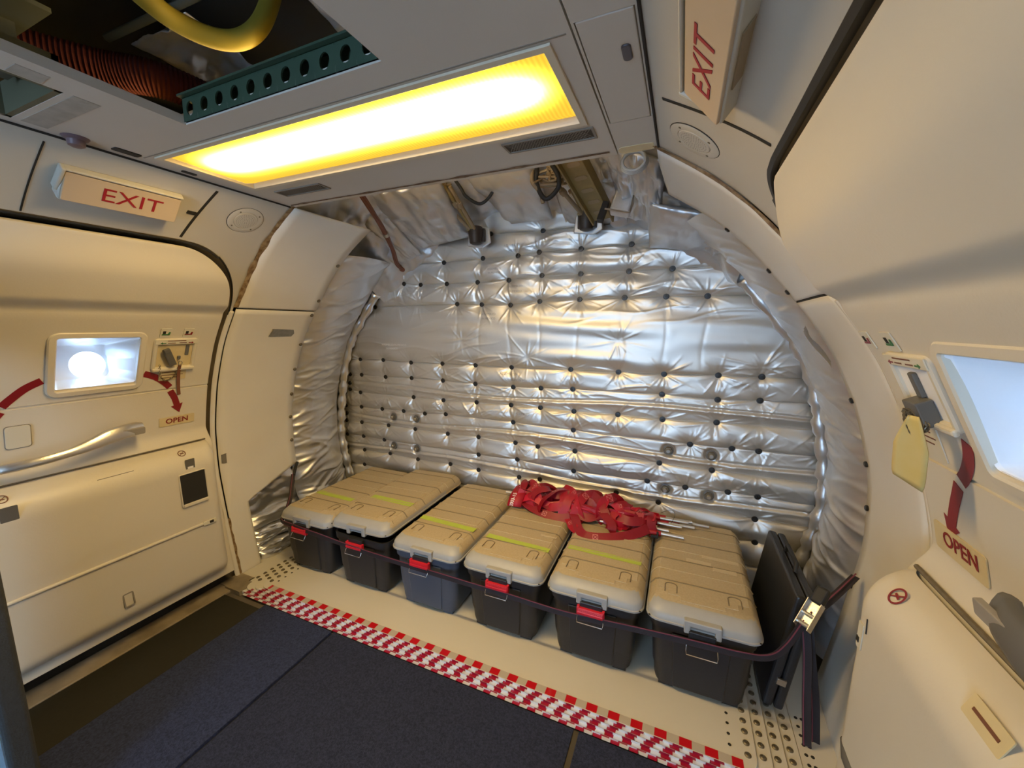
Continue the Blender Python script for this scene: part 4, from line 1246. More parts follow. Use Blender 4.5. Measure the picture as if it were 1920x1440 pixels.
bag('wrinkled silver bag, middle of three rolls under the crumpled sheet at the left', 1.43, 1.84, 0.035, 0.150, 0.095, 43, M_FOIL3, skew=.01, f=3.2, amp=.035)
bag('squashed silver bag lying on the floor edge below the left panel cut-out', 1.44, 1.84, -0.05, 0.055, 0.105, 44, M_FOIL3, skew=.01, f=3.0, amp=.03)

# ------------------------------------------------------------------ insulation and fittings in the crown above the bulkhead
def crown_fn(a, c):
    x = XC - 1.10 + 2.20 * c
    y = 1.36 + 0.96 * a
    arch = math.sqrt(max(1.66 ** 2 - (x - XC) ** 2, 0)) - 1.66
    z = 2.30 + arch * 1.15 - 0.28 * max(0, (a - .35) / .65) ** 1.4
    return Vector((x, y, z))
q = sheet('crown_insulation', crown_fn, 110, 200, 51, .060, M_FOILD, None, 6, 1.6, 3.2, 5)
tag(q, 'dull crumpled silver insulation sheet lining the crown above the bulkhead', 'insulation')
def pouch(label, corners, bulge, seed, m_=None, amp=.02, f=3.0):
    c00, c01, c10, c11 = [Vector(c) for c in corners]     # top-left, top-right, bottom-left, bottom-right
    def fn(a, c):
        p = c00.lerp(c01, c).lerp(c10.lerp(c11, c), a)
        k = (max(0, 1 - (2*a-1) ** 4) * max(0, 1 - (2*c-1) ** 4)) ** .5
        return p + Vector((0, -1, -.35)) * bulge * k
    q = sheet('insulation_pouch', fn, 50, 60, seed, amp, m_ or M_FOILD, None, f, 1.0, 1.3, 5, .06)
    solid(q, 0.004)
    tag(q, label, 'insulation', 'loose insulation pouches in the crown')
pouch('pale puffy silver pouch hanging between the two strut fittings', ((-1.02, 1.80, 2.13), (-0.66, 1.82, 2.14), (-0.95, 2.22, 1.985), (-0.70, 2.22, 1.99)), .07, 61, amp=.03, f=3.2)
pouch('loose silver drape between the left panel and the brown cable', ((-2.02, 1.82, 2.02), (-1.62, 1.80, 2.12), (-1.84, 2.24, 1.78), (-1.60, 2.24, 1.86)), .05, 62, amp=.045, f=4)
pouch('grey silver drape right of the brown cable, left of the first strut', ((-1.66, 1.80, 2.12), (-1.20, 1.84, 2.16), (-1.58, 2.25, 1.90), (-1.24, 2.25, 1.945)), .06, 63, amp=.045, f=4)
pouch('crumpled silver pouch behind the coiled tube by the right panel', ((-0.33, 1.66, 2.10), (-0.10, 1.70, 2.02), (-0.30, 2.10, 1.93), (-0.12, 2.05, 1.87)), .05, 64, amp=.045, f=4)
pouch('smooth beige-grey pouch bulging out under the right panel corner', ((-0.17, 1.90, 1.93), (0.10, 1.92, 1.86), (-0.18, 2.24, 1.80), (0.12, 2.24, 1.76)), .06, 65, amp=.018, f=2.5)
pouch('small dark crumpled silver pouch at the top end of the right bolster', ((0.08, 2.00, 1.88), (0.20, 1.98, 1.80), (0.06, 2.22, 1.77), (0.20, 2.20, 1.70)), .03, 66, amp=.04, f=4)
pouch('silver drape between the second strut fitting and the padded grey box', ((-0.66, 1.92, 2.20), (-0.30, 1.88, 2.18), (-0.64, 2.285, 1.97), (-0.30, 2.275, 1.94)), .02, 67, amp=.035, f=4)

cb = empty('cable_bundle', (-1.772, 2.25, 1.783), 'brown cable bundle dropping from the ceiling void to the blanket', 'cable')
path = spline([(-1.47, 1.52, 2.08), (-1.515, 1.68, 2.005), (-1.577, 1.8525, 1.935), (-1.655, 2.02, 1.862), (-1.745, 2.17, 1.80), (-1.772, 2.262, 1.783)], 8)
for k in range(4):
    a = k * PI / 2
    b = MB(); b.tube([p + Vector((.008 * math.cos(a + i * .12), 0, .008 * math.sin(a + i * .12))) for i, p in enumerate(path)], 0.0075, 7)
    adopt(b.obj('cable', M_CABLE, None, 60), cb)
b = MB(); b.lathe([(0.018, -.01), (0.018, .012)], 12, 0, Matrix.Translation(path[18]) @ Vector((-.3, .8, -.5)).to_track_quat('Z', 'Y').to_matrix().to_4x4())
adopt(b.obj('cable_tie', M_STEEL, None, 60), cb)
b = MB(); b.lathe([(0.026, 0), (0.022, .02), (0.012, .03)], 12, 0, Matrix.Translation((-1.772, 2.268, 1.783)) @ Rb); adopt(b.obj('grommet', M_CABLE, None, 60), cb)

def strut_fitting(label, foot, tops):
    t = empty('strut_fitting', foot, label, 'strut', 'strut fittings in the crown')
    f0 = Vector(foot)
    b = MB(); M = Matrix.Translation(f0)
    b.lathe([(.018, -.052), (.034, -.046), (.040, -.01), (.044, .03), (.040, .048), (.030, .050), (.026, .0)], 14, 0, M)
    b.box(-.050, .050, .012, .030, -.035, .040, 0, M)
    adopt(bev(b.obj('foot_bracket', mat('dark_bracket', (0.030, 0.020, 0.015), 0.5), None, 40), .003), t)
    b = MB(); b.prism([(-.078, -.050), (.030, -.066), (.082, -.040), (.070, .045), (.01, .060), (-.066, .040)], -.048, -.036, 0, M @ Matrix.Rotation(PI/2, 4, 'X'))
    adopt(bev(b.obj('foil_patch', M_FOIL2), .006), t)
    b = MB(); b.lathe([(.010, -.008), (.012, 0), (.010, .008)], 8, 0, M @ Matrix.Translation((-.03, -.03, .03)) @ Rb); adopt(b.obj('fitting_bolt', M_OLIVE, None, 60), t)
    for k, tp in enumerate(tops):
        b = MB(); b.tube([f0 + Vector((0.012 * (k - 1), -.02, .02)), Vector(tp)], 0.0105, 8)
        adopt(b.obj('strut', M_TAN if k % 2 == 0 else M_OLIVE, None, 60), t)
        b = MB(); b.lathe([(0.016, -.015), (0.018, 0), (0.016, .015)], 10, 0, Matrix.Translation(Vector(tp).lerp(f0, .35)) @ (Vector(tp) - f0).to_track_quat('Z', 'Y').to_matrix().to_4x4())
        adopt(b.obj('strut_collar', M_TAN, None, 60), t)
    # wiring knot on top
    g = random.Random(int(abs(foot[0]) * 100))
    b = MB()
    base = Vector(tops[0])
    for k in range(11):
        pts = [base + Vector((g.uniform(-.06, .13), g.uniform(-.06, .06), g.uniform(-.05, .04))) for _ in range(4)]
        b.tube(spline(pts, 5), 0.006, 6)
    adopt(b.obj('wiring', M_TAN, None, 60), t)
strut_fitting('dark strut foot with tan rods standing left on the blanket top edge', (-1.155, 2.16, 1.925), [(-1.33, 1.95, 2.15), (-1.22, 1.93, 2.14), (-1.165, 1.90, 2.12)])
strut_fitting('dark strut foot with tan rods standing beside the perforated olive beam', (-0.497, 2.16, 1.945), [(-0.62, 1.90, 2.10), (-0.60, 2.05, 2.16)])
# olive beam with slots
bmq = empty('perforated_beam', (-0.40, 2.03, 1.95), 'olive primed roof beam with slots slanting down to the bulkhead', 'beam')
pa = Vector((-0.392, 2.08, 1.925)); pb = Vector((-0.475, 1.56, 2.11))
ax = (pb - pa); Ln = ax.length; ax.normalize(); sd = Vector((1, 0, 0)); sd = (sd - ax * sd.dot(ax)).normalized(); nn = ax.cross(sd)
Mb = Matrix(((ax.x, sd.x, nn.x, pa.x), (ax.y, sd.y, nn.y, pa.y), (ax.z, sd.z, nn.z, pa.z), (0, 0, 0, 1)))
b = MB(); b.box(0, Ln, -.050, .050, -.004, .004, 0, Mb); b.box(0, Ln, -.054, -.046, -.03, .03, 0, Mb); b.box(0, Ln, .046, .054, -.03, .03, 0, Mb)
adopt(bev(b.obj('beam_web', M_OLIVE), .002), bmq)
for k in range(6):
    for zz_ in (-.0052, .0052):
        b = MB(); b.prism(rrect(.05 + k * .085, .075 + k * .085, -.028, .028, .012), zz_ - .0008, zz_ + .0008, 0, Mb)
        adopt(b.obj('slot', M_TAN if zz_ < 0 else M_GAP), bmq)
def loop_cable(label, pts, r, m_, name='cable_loop'):
    b = MB(); b.tube(spline(pts, 8), r, 8)
    return tag(b.obj(name, m_, None, 60), label, 'cable', 'loose cable loops in the crown')
loop_cable('thin black cable loop hanging right of the left strut fitting', [(-1.12, 1.76, 2.18), (-1.07, 1.84, 2.09), (-1.045, 1.86, 2.045), (-0.973, 1.88, 2.008), (-0.905, 1.88, 2.06), (-0.885, 1.84, 2.13), (-0.86, 1.76, 2.20)], .008, M_BLACK)
loop_cable('thicker black cable loop hanging left of the olive beam', [(-0.64, 1.76, 2.20), (-0.66, 1.84, 2.12), (-0.672, 1.87, 2.06), (-0.63, 1.88, 1.99), (-0.57, 1.88, 2.03), (-0.565, 1.86, 2.08), (-0.59, 1.82, 2.13), (-0.61, 1.74, 2.20)], .011, M_BLACK)
loop_cable('tan wire tail dangling between the pouch and the olive beam', [(-0.68, 1.84, 2.13), (-0.69, 1.86, 2.07), (-0.655, 1.88, 2.02), (-0.645, 1.89, 1.975)], .010, M_TAN)
b = MB()
for k in range(3):
    b.tube([(-0.196 + (.040 + .003*k) * math.cos(q), 1.575 + .008 * k, 1.985 + (.032 + .002*k) * math.sin(q)) for q in np.linspace(0, 2*PI, 25)[:-1]], .006, 7, closed=True)
tag(b.obj('tube_coil', M_GREYT, None, 60), 'coil of grey plastic tubing hanging next to the right panel', 'tubing')
gb = empty('padded_box', (-0.27, 1.86, 1.95), 'grey foil-wrapped box with a wire frame left of the coiled tubing', 'box')
b = MB(); Mg = Matrix.Translation((-0.27, 1.90, 1.955)) @ Matrix.Rotation(math.radians(14), 4, 'Y') @ Matrix.Rotation(math.radians(-20), 4, 'X')
b.box(-.045, .045, -.02, .03, -.075, .085, 0, Mg); adopt(bev(b.obj('wrapped_body', M_FOILD), .012, 3), gb)
b = MB(); b.tube([Mg @ Vector(p) for p in ((-.06, -.03, -.08), (.05, -.03, -.08), (.05, -.03, -.07), (.03, -.03, .10), (.01, -.04, .16))], .004, 6); adopt(b.obj('wire_frame', M_STEEL, None, 60), gb)
b = MB(); b.box(-.085, -.06, -.01, .02, -.12, -.03, 0, Mg); adopt(b.obj('bracket', M_BLACK), gb)

# ------------------------------------------------------------------ items inside the open ceiling hatch
hg = empty('hatch_beam', ((O1[0]+O1[1])/2, O1[3], CZ), 'green primed channel beam with round holes along the hatch edge', 'beam')
def holed_strip(x0, x1, z0, z1, y, n, r, t):
    v = []; f = []
    for k in range(n):
        xa = x0 + (x1-x0) * k / n; xb = x0 + (x1-x0) * (k+1) / n; cx = (xa+xb)/2; cz = (z0+z1)/2; hw = (xb-xa)/2; hh = (z1-z0)/2
        m_ = 16
        for yy in (y, y + t):
            bse = len(v)
            for q in range(m_):
                a = 2*PI*q/m_; ca, sa = math.cos(a), math.sin(a); s_ = min(hw/max(abs(ca), 1e-6), hh/max(abs(sa), 1e-6))
                v.append((cx + ca*s_, yy, cz + sa*s_)); v.append((cx + ca*r*.86, yy, cz + sa*r))
            for q in range(m_):
                a = bse + 2*q; c = bse + 2*((q+1) % m_); f.append((a, c, c+1, a+1))
        b0 = len(v) - 4*m_
        for q in range(m_):
            a = b0 + 2*q + 1; c = b0 + 2*((q+1) % m_) + 1; f.append((a, c, c + 2*m_, a + 2*m_))
    return v, f
bv_, bf_ = holed_strip(O1[0], O1[1], CZ + .004, CZ + .062, O1[3] - .004, 11, .017, .004)
adopt(mesh('web', bv_, bf_, M_PRIMER), hg)
b = MB(); b.box(O1[0], O1[1], O1[3] - .004, O1[3] + .03, CZ + .060, CZ + .065); b.box(O1[0], O1[1], O1[3] - .016, O1[3], CZ + .061, CZ + .066); b.box(O1[0], O1[1], O1[3] + .02, O1[3] + .026, CZ + .003, CZ + .06)
adopt(b.obj('flange', M_PRIMER), hg)
b = MB()
path = spline([(-1.62, 0.20, 2.10), (-1.60, 0.50, 2.10), (-1.52, 0.66, 2.10), (-1.43, 0.76, 2.10), (-1.39, 0.90, 2.09), (-1.36, 1.05, 2.07)], 30)
rr = [0.046 + 0.0018 * (1 if i % 2 else -1) for i in range(len(path))]
b.tube(path, rr, 14)
tag(b.obj('ribbed_hose', M_HOSE, None, 60), 'dark red ribbed air hose running through the open ceiling hatch', 'hose')
b = MB(); b.tube(spline([(-1.03, 0.30, 2.14), (-1.045, 0.50, 2.075), (-1.06, 0.61, 2.06), (-1.02, 0.69, 2.06), (-0.975, 0.735, 2.10), (-0.955, 0.77, 2.20), (-0.95, 0.79, 2.33)], 10), .021, 12)
tag(b.obj('yellow_hose', M_YELLOW, None, 60), 'thick yellow hose looping down into the open ceiling hatch', 'hose')
for k, (x, y, z, s_, lb) in enumerate(((-1.36, 0.86, 2.19, .13, 'crumpled dark silver wrap above the red ribbed hose'), (-1.06, 0.70, 2.28, .10, 'crumpled silver wrap above the yellow hose bend'), (-1.75, 0.90, 2.10, .12, 'crumpled silver wrap beside the red hose end at the hatch corner'), (-0.80, 0.86, 2.22, .13, 'crumpled silver wrap behind the green hatch beam'))):
    q = sheet('silver_wrap', lambda a, c: Vector((x - s_ + 2*s_*c, y - s_ + 2*s_*a, z + .05 * math.cos((a-.5)*3) * math.cos((c-.5)*3))), 34, 34, 71 + k, .045, M_FOILD, None, 2.4)
    solid(q, .002); tag(q, lb, 'insulation', 'silver wraps in the hatch')
for k in range(5):
    y = -0.2 + k * 0.22
    b = MB(); b.tube(spline([(-0.3 + .02*k, y + .15*k*.2, 2.22), (-0.8, y + .1, 2.26), (-1.5, y, 2.18)], 6), .010, 6)
    tag(b.obj('void_pipe', M_VOIDFRAME, None, 60), ['nearest', 'second', 'third', 'fourth', 'farthest'][k] + ' of five dark pipes crossing the roof void above the hatch', 'pipe', 'pipes in the roof void')

# ------------------------------------------------------------------ carpets, mat, sill
FZ = -0.040
YE = 1.216
def slab(name, x0, x1, y0, y1, z0, z1, m_, label, cat, group=None, bw=.002):
    b = MB(); b.box(x0, x1, y0, y1, z0, z1)
    o = bev(b.obj(name, m_), bw)
    return tag(o, label, cat, group)
slab('rubber_mat', -2.195, -1.918, YF, YE - .03, -.052, FZ, M_RUBBER, 'dark olive rubber floor strip between the left door and the carpet', 'mat')
slab('carpet_panel', -1.914, -1.450, YF, YE, -.052, FZ + .003, M_CARPET, 'navy carpet panel next to the rubber strip', 'carpet', 'carpet panels')
slab('carpet_panel', -1.434, -0.277, YF, YE, -.052, FZ + .003, M_CARPET2, 'wide charcoal carpet panel in the middle of the floor', 'carpet', 'carpet panels')
slab('carpet_panel', -0.258, 0.36, YF, YE, -.052, FZ + .003, M_CARPET2, 'charcoal carpet panel nearest the right door', 'carpet', 'carpet panels')
b = MB(); b.box(-1.450, -1.434, YF, YE, -.052, FZ - .010); b.obj('carpet_gap', mat('navy_gap', (0.008, 0.009, 0.016), .9), floor)
b = MB(); b.box(-0.277, -0.258, YF, YE, -.052, FZ - .002); b.obj('carpet_gap', mat('brown_gap', (0.07, 0.055, 0.03), .8), floor)
for side in (-1, 1):
    b = MB()
    xa, xb = (-2.31, -2.197) if side < 0 else (0.362, 0.58)
    b.box(xa, xb, YF, 1.27, -.052, -0.036); o = bev(b.obj('trim_%d' % (2 if side < 0 else 3), M_SILL), .004)
    tag(o, 'worn brown door sill strip along the %s door' % ('left' if side < 0 else 'right'), 'sill', kind='structure')
# corner shims by the left panel
b = MB(); b.box(-2.30, -2.17, 1.225, 1.335, -.052, -.03); b.box(-2.24, -2.12, 1.215, 1.30, -.05, -.024); b.obj('sill_corner', M_SILL, floor)

# ------------------------------------------------------------------ stacked floor plates
PLX = [(-2.035, 0.305), (-2.085, 0.352), (-2.135, 0.398), (-2.180, 0.445)]
PLY = [1.270, 1.257, 1.244, 1.231]
PLZ = [(-.010, 0.0), (-.020, -.010), (-.030, -.020), (-.052, -.030)]
LBL = ['topmost wide cream floor plate carrying the storage boxes', 'second cream floor plate, its bolted rim showing beside the topmost plate', 'third cream floor plate down, its bolted rim showing at both ends', 'lowest cream floor plate of the stack on the carpet edge']
bolt_b = MB(); bolt_b.lathe([(0.0105, 0), (0.0105, .002), (0.008, .0045), (0.005, .0052), (0.0045, .0035), (0.0005, .0035)], 12)
bolt0 = None
for k in range(4):
    (xa, xb), y, (z0, z1) = PLX[k], PLY[k], PLZ[k]
    r = 0.05
    pts = []
    for cx, cy, a0 in ((xa + r, y + r, 180), (xb - r, y + r, 270)):
        for q in range(7):
            a = math.radians(a0 + 90 * q / 6); pts.append((cx + r * math.cos(a), cy + r * math.sin(a)))
    pts += [(xb, 2.36), (xa, 2.36)]
    b = MB(); b.prism(pts, z0, z1)
    pl = bev(b.obj('floor_plate', M_PLATE), .0015)
    tag(pl, LBL[k], 'plate', 'stacked floor plates')
    for s_ in (0, 1):
        xx = xa + .024 if s_ == 0 else xb - .026
        for q in range(9):
            yy = 1.325 + q * .042 + .02 * (k % 2)
            if bolt0 is None: o = bolt0 = bolt_b.obj('bolt', M_BRONZE, None, 35)
            else: o = bolt0.copy(); COL.objects.link(o)
            o.parent = pl; o.location = (xx, yy, z1)
    if k == 0:
        for s_ in (0, 1):
            xx = xa + .06 if s_ == 0 else xb - .078
            for q in range(4):
                b = MB(); b.lathe([(.0055, 0), (.0055, .0006)], 10, 0, Matrix.Translation((xx, 1.34 + q * .04, 0))); b.obj('bolt_hole', M_GAP, pl)
b = MB(); b.box(0.447, 0.60, 1.28, 2.36, -.052, -.034); o = b.obj('side_plate', M_PLATE, floor)
for q in range(8):
    for j in range(2):
        b = MB(); b.lathe([(.006, 0), (.006, .0008)], 8, 0, Matrix.Translation((0.467 + .018*j, 1.33 + q * .035, -.034))); b.obj('bolt_hole', M_GAP, floor)
b = MB(); b.box(-2.33, -2.182, 1.33, 2.36, -.052, -.036); b.obj('side_plate', M_PLATE, floor)

# hazard tape on the stepped front edge; staggered lower stripes also paint in reflections
def tape_strip(name, x0, x1, pa, pb, pitch, phase, mats, label, mi_split=.5):
    """pa,pb: (y,z) of the two long edges"""
    v = []; f = []; mi = []
    x = x0; k = phase
    while x < x1 - 1e-4:
        xe = min(x + pitch * (mi_split if k % 2 == 0 else 1 - mi_split), x1)
        if x == x0: xe = min(x0 + pitch * .5 * random.uniform(.4, 1), x1)
        j = random.uniform(-.003, .003) if name != 'striped_tape' else 0
        n0 = len(v)
        v += [(x, pa[0], pa[1]), (xe, pa[0], pa[1]), (xe + j, pb[0], pb[1]), (x + j, pb[0], pb[1])]
        f.append((n0, n0+1, n0+2, n0+3)); mi.append(k % 2)
        x = xe; k += 1
    o = mesh(name, v, f, mats, None, None, mi)
    solid(o, .0008)
    return tag(o, label, 'tape', 'red and white hazard tape on the plate edges')
ORD = ['topmost', 'second', 'third', 'lowest']
tape_strip('striped_tape', -1.975, 0.262, (1.272, .0007), (1.302, .0007), .0795, 0, [M_TRED, M_TBEIGE], 'red and beige striped tape lying along the front of the top plate')
for k in range(4):
    (xa, xb), y = PLX[k], PLY[k]
    z0, z1 = PLZ[k]
    z0 = max(z0, -.0405)
    tape_strip('edge_tape', xa + .05, xb - .05, (y - .0008, z1), (y - .0008, z0), .062, k, [M_TDARK, M_TWHITE], 'crimson and silver tape with painted-in reflections on the upright edge of the %s plate' % ORD[k])
    if k < 3:
        tape_strip('tread_tape', PLX[k+1][0] + .06, PLX[k+1][1] - .06, (y - .001, z0 + .0007), (PLY[k+1] + .0005, z0 + .0007), .062, k + 1, [M_TDARK, M_TWHITE], 'crimson and silver tape with painted-in reflections on the narrow tread below the %s plate' % ORD[k])
tape_strip('foot_tape', -2.10, 0.40, (1.2305, FZ + .0045), (1.2175, FZ + .0045), .062, 1, [M_TDARK, M_TWHITE], 'crimson and silver tape with painted-in reflections along the foot of the plate stack at the carpet')

# ------------------------------------------------------------------ storage boxes
BW, BL, BH = 0.395, 0.775, 0.30
def rr_loop(hw, y0, y1, r, z, extra):
    """rounded rectangle with extra stations along both long sides"""
    L_ = []
    n = 5
    def arc_(cx, cy, a0):
        for k in range(n + 1):
            a = math.radians(a0 + 90 * k / n); L_.append((cx + r * math.cos(a), cy + r * math.sin(a), z))
    arc_(hw - r, y0 + r, -90)
    for e in extra: L_.append((hw, e, z))
    arc_(hw - r, y1 - r, 0)
    arc_(-hw + r, y1 - r, 90)
    for e in reversed(extra): L_.append((-hw, e, z))
    arc_(-hw + r, y0 + r, 180)
    return L_
def make_box(x, label, tub_mat, tapes, lid_shift=(0, 0, 0), lid_rot=(0, 0), red=True, name='storage_box'):
    t = empty(name, (x, 1.455, 0.0), label, 'box', 'lidded storage boxes in a row')
    # tub
    def L2(hw, y0, y1, r, z): return rr_loop(hw, y0, y1, r, z, [])
    loops = [L2(.140, .045, BL - .045, .03, .010), L2(.152, .032, BL - .032, .04, .014), L2(.157, .028, BL - .028, .042, .035), L2(.174, .014, BL - .014, .046, .262), L2(.181, .006, BL - .006, .048, .264), L2(.184, .004, BL - .004, .048, .300), L2(.176, .012, BL - .012, .044, .300), L2(.165, .022, BL - .022, .040, .10), L2(.150, .04, BL - .04, .03, .03)]
    v, f = loft(loops)
    b = MB(); b.add(v, f)
    for sx in (-1, 1):
        for (ya, yb_) in ((.030, .10), (BL - .10, BL - .030)):
            b.box(min(sx*.138, sx*.085), max(sx*.138, sx*.085), ya + .012, yb_ - .012, 0.0, .014)
    tub = b.obj('tub', tub_mat, t, 40)
    # front centre panel standing proud, leaving a rib at each side
    b = MB()
    def fy(z): return .028 - (.028 - .014) * (z - .035) / (.262 - .035)
    pv = []
    for z, hw in ((.020, .088), (.255, .100)):
        pv += [(-hw, fy(z) - .007, z), (hw, fy(z) - .007, z), (hw, fy(z) + .01, z), (-hw, fy(z) + .01, z)]
    b.add(pv, [(3,2,1,0), (4,5,6,7), (0,1,5,4), (1,2,6,5), (2,3,7,6), (3,0,4,7)])
    bev(b.obj('front_panel', tub_mat, tub), .006, 3)
    # lid
    Ml = Matrix.Translation(lid_shift) @ Matrix.Translation((0, BL / 2, .3)) @ Matrix.Rotation(lid_rot[0], 4, 'X') @ Matrix.Rotation(lid_rot[1], 4, 'Y') @ Matrix.Translation((0, -BL / 2, -.3))
    ex = [.075, .20, .32, .44, .56, .68]
    hw = BW / 2
    Ls = [rr_loop(hw - .010, .006, BL - .006, .045, .296, ex), rr_loop(hw, -.004, BL, .050, .300, ex), rr_loop(hw, -.004, BL, .050, .306, ex), rr_loop(hw - .004, 0, BL - .004, .048, .308, ex), rr_loop(hw - .006, .002, BL - .006, .048, .326, ex),
          rr_loop(hw - .010, .008, BL - .010, .046, .334, ex), rr_loop(hw - .025, .036, BL - .028, .042, .354, ex), rr_loop(hw - .033, .046, BL - .038, .038, .3575, ex)]
    v, f = loft(Ls)
    v = [tuple(Ml @ Vector(p)) for p in v]
    inv = Ml.inverted()
    mi = []
    for q in f:
        c = sum((inv @ Vector(v[i]) for i in q), Vector()) / len(q)
        mi.append(1 if (c.y < .055 or (c.z < .329 and c.y < .6)) and len(q) < 10 else 0)
    lid = mesh('lid', v, f, [M_LID, M_LIDG], t, 40, mi)
    # raised deck with notched front corners
    d = [(-hw + .037, .12), (-hw + .075, .12), (-hw + .075, .088), (-hw + .12, .088), (-hw + .12, .064), (hw - .12, .064), (hw - .12, .088), (hw - .075, .088), (hw - .075, .12), (hw - .037, .12), (hw - .037, BL - .044), (-hw + .037, BL - .044)]
    b = MB(); b.prism(d, .356, .3600, 0, Ml); bev(b.obj('lid_deck', M_LID, lid), .0015)
    # cross ridges running over the shoulders
    for k in range(7):
        y = .175 + k * .083
        pts = [(-hw + .006, y, .331), (-hw + .024, y, .3550), (-hw + .037, y, .3605), (hw - .037, y, .3605), (hw - .024, y, .3550), (hw - .006, y, .331)]
        b = MB(); b.tube([Ml @ Vector(p) for p in pts], .0028, 6); b.obj('ridge', M_RIB if k % 2 == 0 else M_LID, lid, 60)
    # oval finger marks near the front corners
    for sx in (-1, 1):
        b = MB(); cx = sx * (hw - .085)
        arc_ = [(cx - .022, .100, .3608)] + [(cx + .022 * math.cos(a), .145 + .014 * math.sin(a), .3608) for a in np.linspace(PI, 0, 9)] + [(cx + .022, .100, .3608)]
        b.tube([Ml @ Vector(p) for p in arc_], .0022, 6); b.obj('finger_mark', M_RIB, lid, 60)
    # latch step at the front of the lid
    b = MB()
    b.prism([(-.062, .286), (-.062, .336), (.062, .336), (.062, .286), (.040, .286), (.040, .314), (-.040, .314), (-.040, .286)], -.022, .012, 0, Ml @ Matrix.Rotation(PI/2, 4, 'X'))
    bev(b.obj('latch_step', M_LIDG, lid), .004)
    for sx in (-1, 1):
        b = MB(); b.lathe([(.004, 0), (.004, .001)], 8, 0, Ml @ Matrix.Translation((sx * (hw - .014), .008, .3085))); b.obj('corner_hole', M_GAP, lid)
    # buckle
    b = MB(); b.box(-.045, .045, -.018, .004, .262, .300); bev(b.obj('latch_block', M_TUB, tub), .003)
    if red:
        b = MB(); b.box(-.052, .052, -.030, -.012, .262, .281); b.box(-.050, .050, -.034, -.02, .256, .266)
        for q in range(3): b.box(-.050, .050, -.0315, -.028, .265 + q*.005, .2675 + q*.005)
        for sx in (-1, 1): b.box(sx*.050 - .005, sx*.050 + .005, -.028, -.012, .250, .285)
        bev(b.obj('buckle', M_RED, t), .002)
    b = MB()
    bl = [(-.050, -.020, .258), (-.052, -.034, .236), (-.050, -.040, .226), (.050, -.040, .226), (.052, -.034, .236), (.050, -.020, .258)]
    b.tube(bl, .0018, 6); b.obj('wire_bail', M_CHROME, t, 60)
    # tape labels on the lid
    for (xa, xb, ya, yb_, m_, rot) in tapes:
        Mt = Ml @ Matrix.Translation(((xa+xb)/2, (ya+yb_)/2, .3608)) @ Matrix.Rotation(rot, 4, 'Z')
        w_ = (xb-xa)/2; h_ = (yb_-ya)/2; n = 9
        top = [(-w_ + 2*w_*k/n, h_ + random.uniform(-.0015, .0015), 0) for k in range(n+1)]
        bot = [(w_ - 2*w_*k/n, -h_ + random.uniform(-.0015, .0015), 0) for k in range(n+1)]
        b = MB(); b.prism([(p[0], p[1]) for p in bot + top][::-1], 0, .0012, 0, Mt); b.obj('tape_label', m_, lid)
    return t
Yt = M_TAPEY
make_box(-1.902, 'leftmost black storage box, its lime label half covered by the next lid', M_TUB, [(-.155, .14, .225, .265, Yt, -.03)])
make_box(-1.500, 'black storage box with its lid sitting askew over the leftmost box', M_TUB, [(-.135, .165, .245, .285, Yt, -.06)], lid_shift=(-.012, .012, .032), lid_rot=(.012, -.02))
make_box(-1.093, 'black storage box with bluish daylight painted in, a tan lid and lime label, third from the left', M_TUBB, [(-.195 + .03, .175, .205, .240, Yt, -.05)])
make_box(-0.683, 'black storage box with lime label and pale sticker under the webbing\'s left end', M_TUB, [(-.155, .172, .175, .208, Yt, -.04), (.09, .172, .300, .312, M_TAPEP, -.05)])
make_box(-0.272, 'black storage box with a lime label lying under the middle of the red webbing', M_TUB, [(-.165, .165, .238, .268, Yt, -.03)])
make_box(0.130, 'rightmost black storage box with three pale stickers on its tan lid', M_TUB, [(-.055, .045, .345, .372, M_TAPEP, -.05), (.050, .140, .315, .342, M_TAPEP, -.05), (.01, .155, .400, .424, M_TAPEP, -.05)], red=False)

# ------------------------------------------------------------------ black cargo strap with ratchet
strap = empty('cargo_strap', (-0.8, 1.43, 0.25), 'black cargo strap with maroon edges stretched across the box fronts', 'strap')
sp = [(-2.255, 1.690, 0.450), (-2.21, 1.64, 0.40), (-2.16, 1.585, 0.345), (-2.095, 1.50, 0.300), (-2.055, 1.448, 0.285), (-1.95, 1.434, 0.285), (-1.78, 1.428, 0.278), (-1.40, 1.424, 0.258), (-0.92, 1.426, 0.247), (-0.61, 1.426, 0.243), (-0.376, 1.426, 0.238), (-0.10, 1.426, 0.258), (0.10, 1.428, 0.268), (0.25, 1.432, 0.272), (0.335, 1.44, 0.285), (0.385, 1.46, 0.330), (0.432, 1.49, 0.410)]
path = spline(sp, 8)
nrm = []
for p in path:
    k = min(max((p.x + 2.05) / .08, 0), 1)
    nrm.append((Vector((0.75, -.66, 0)).lerp(Vector((0, -1, 0.12)), k)).normalized())
b = MB(); b.add(*ribbon_geo(path, nrm, .024, .002)); adopt(b.obj('webbing', M_STRAP), strap)
for s_ in (-1, 1):
    b = MB(); b.add(*ribbon_geo([p + Vector((0, -.0012, s_ * .0105)) for p in path], nrm, .0035, .002)); adopt(b.obj('edge_stripe', M_STRAPR), strap)
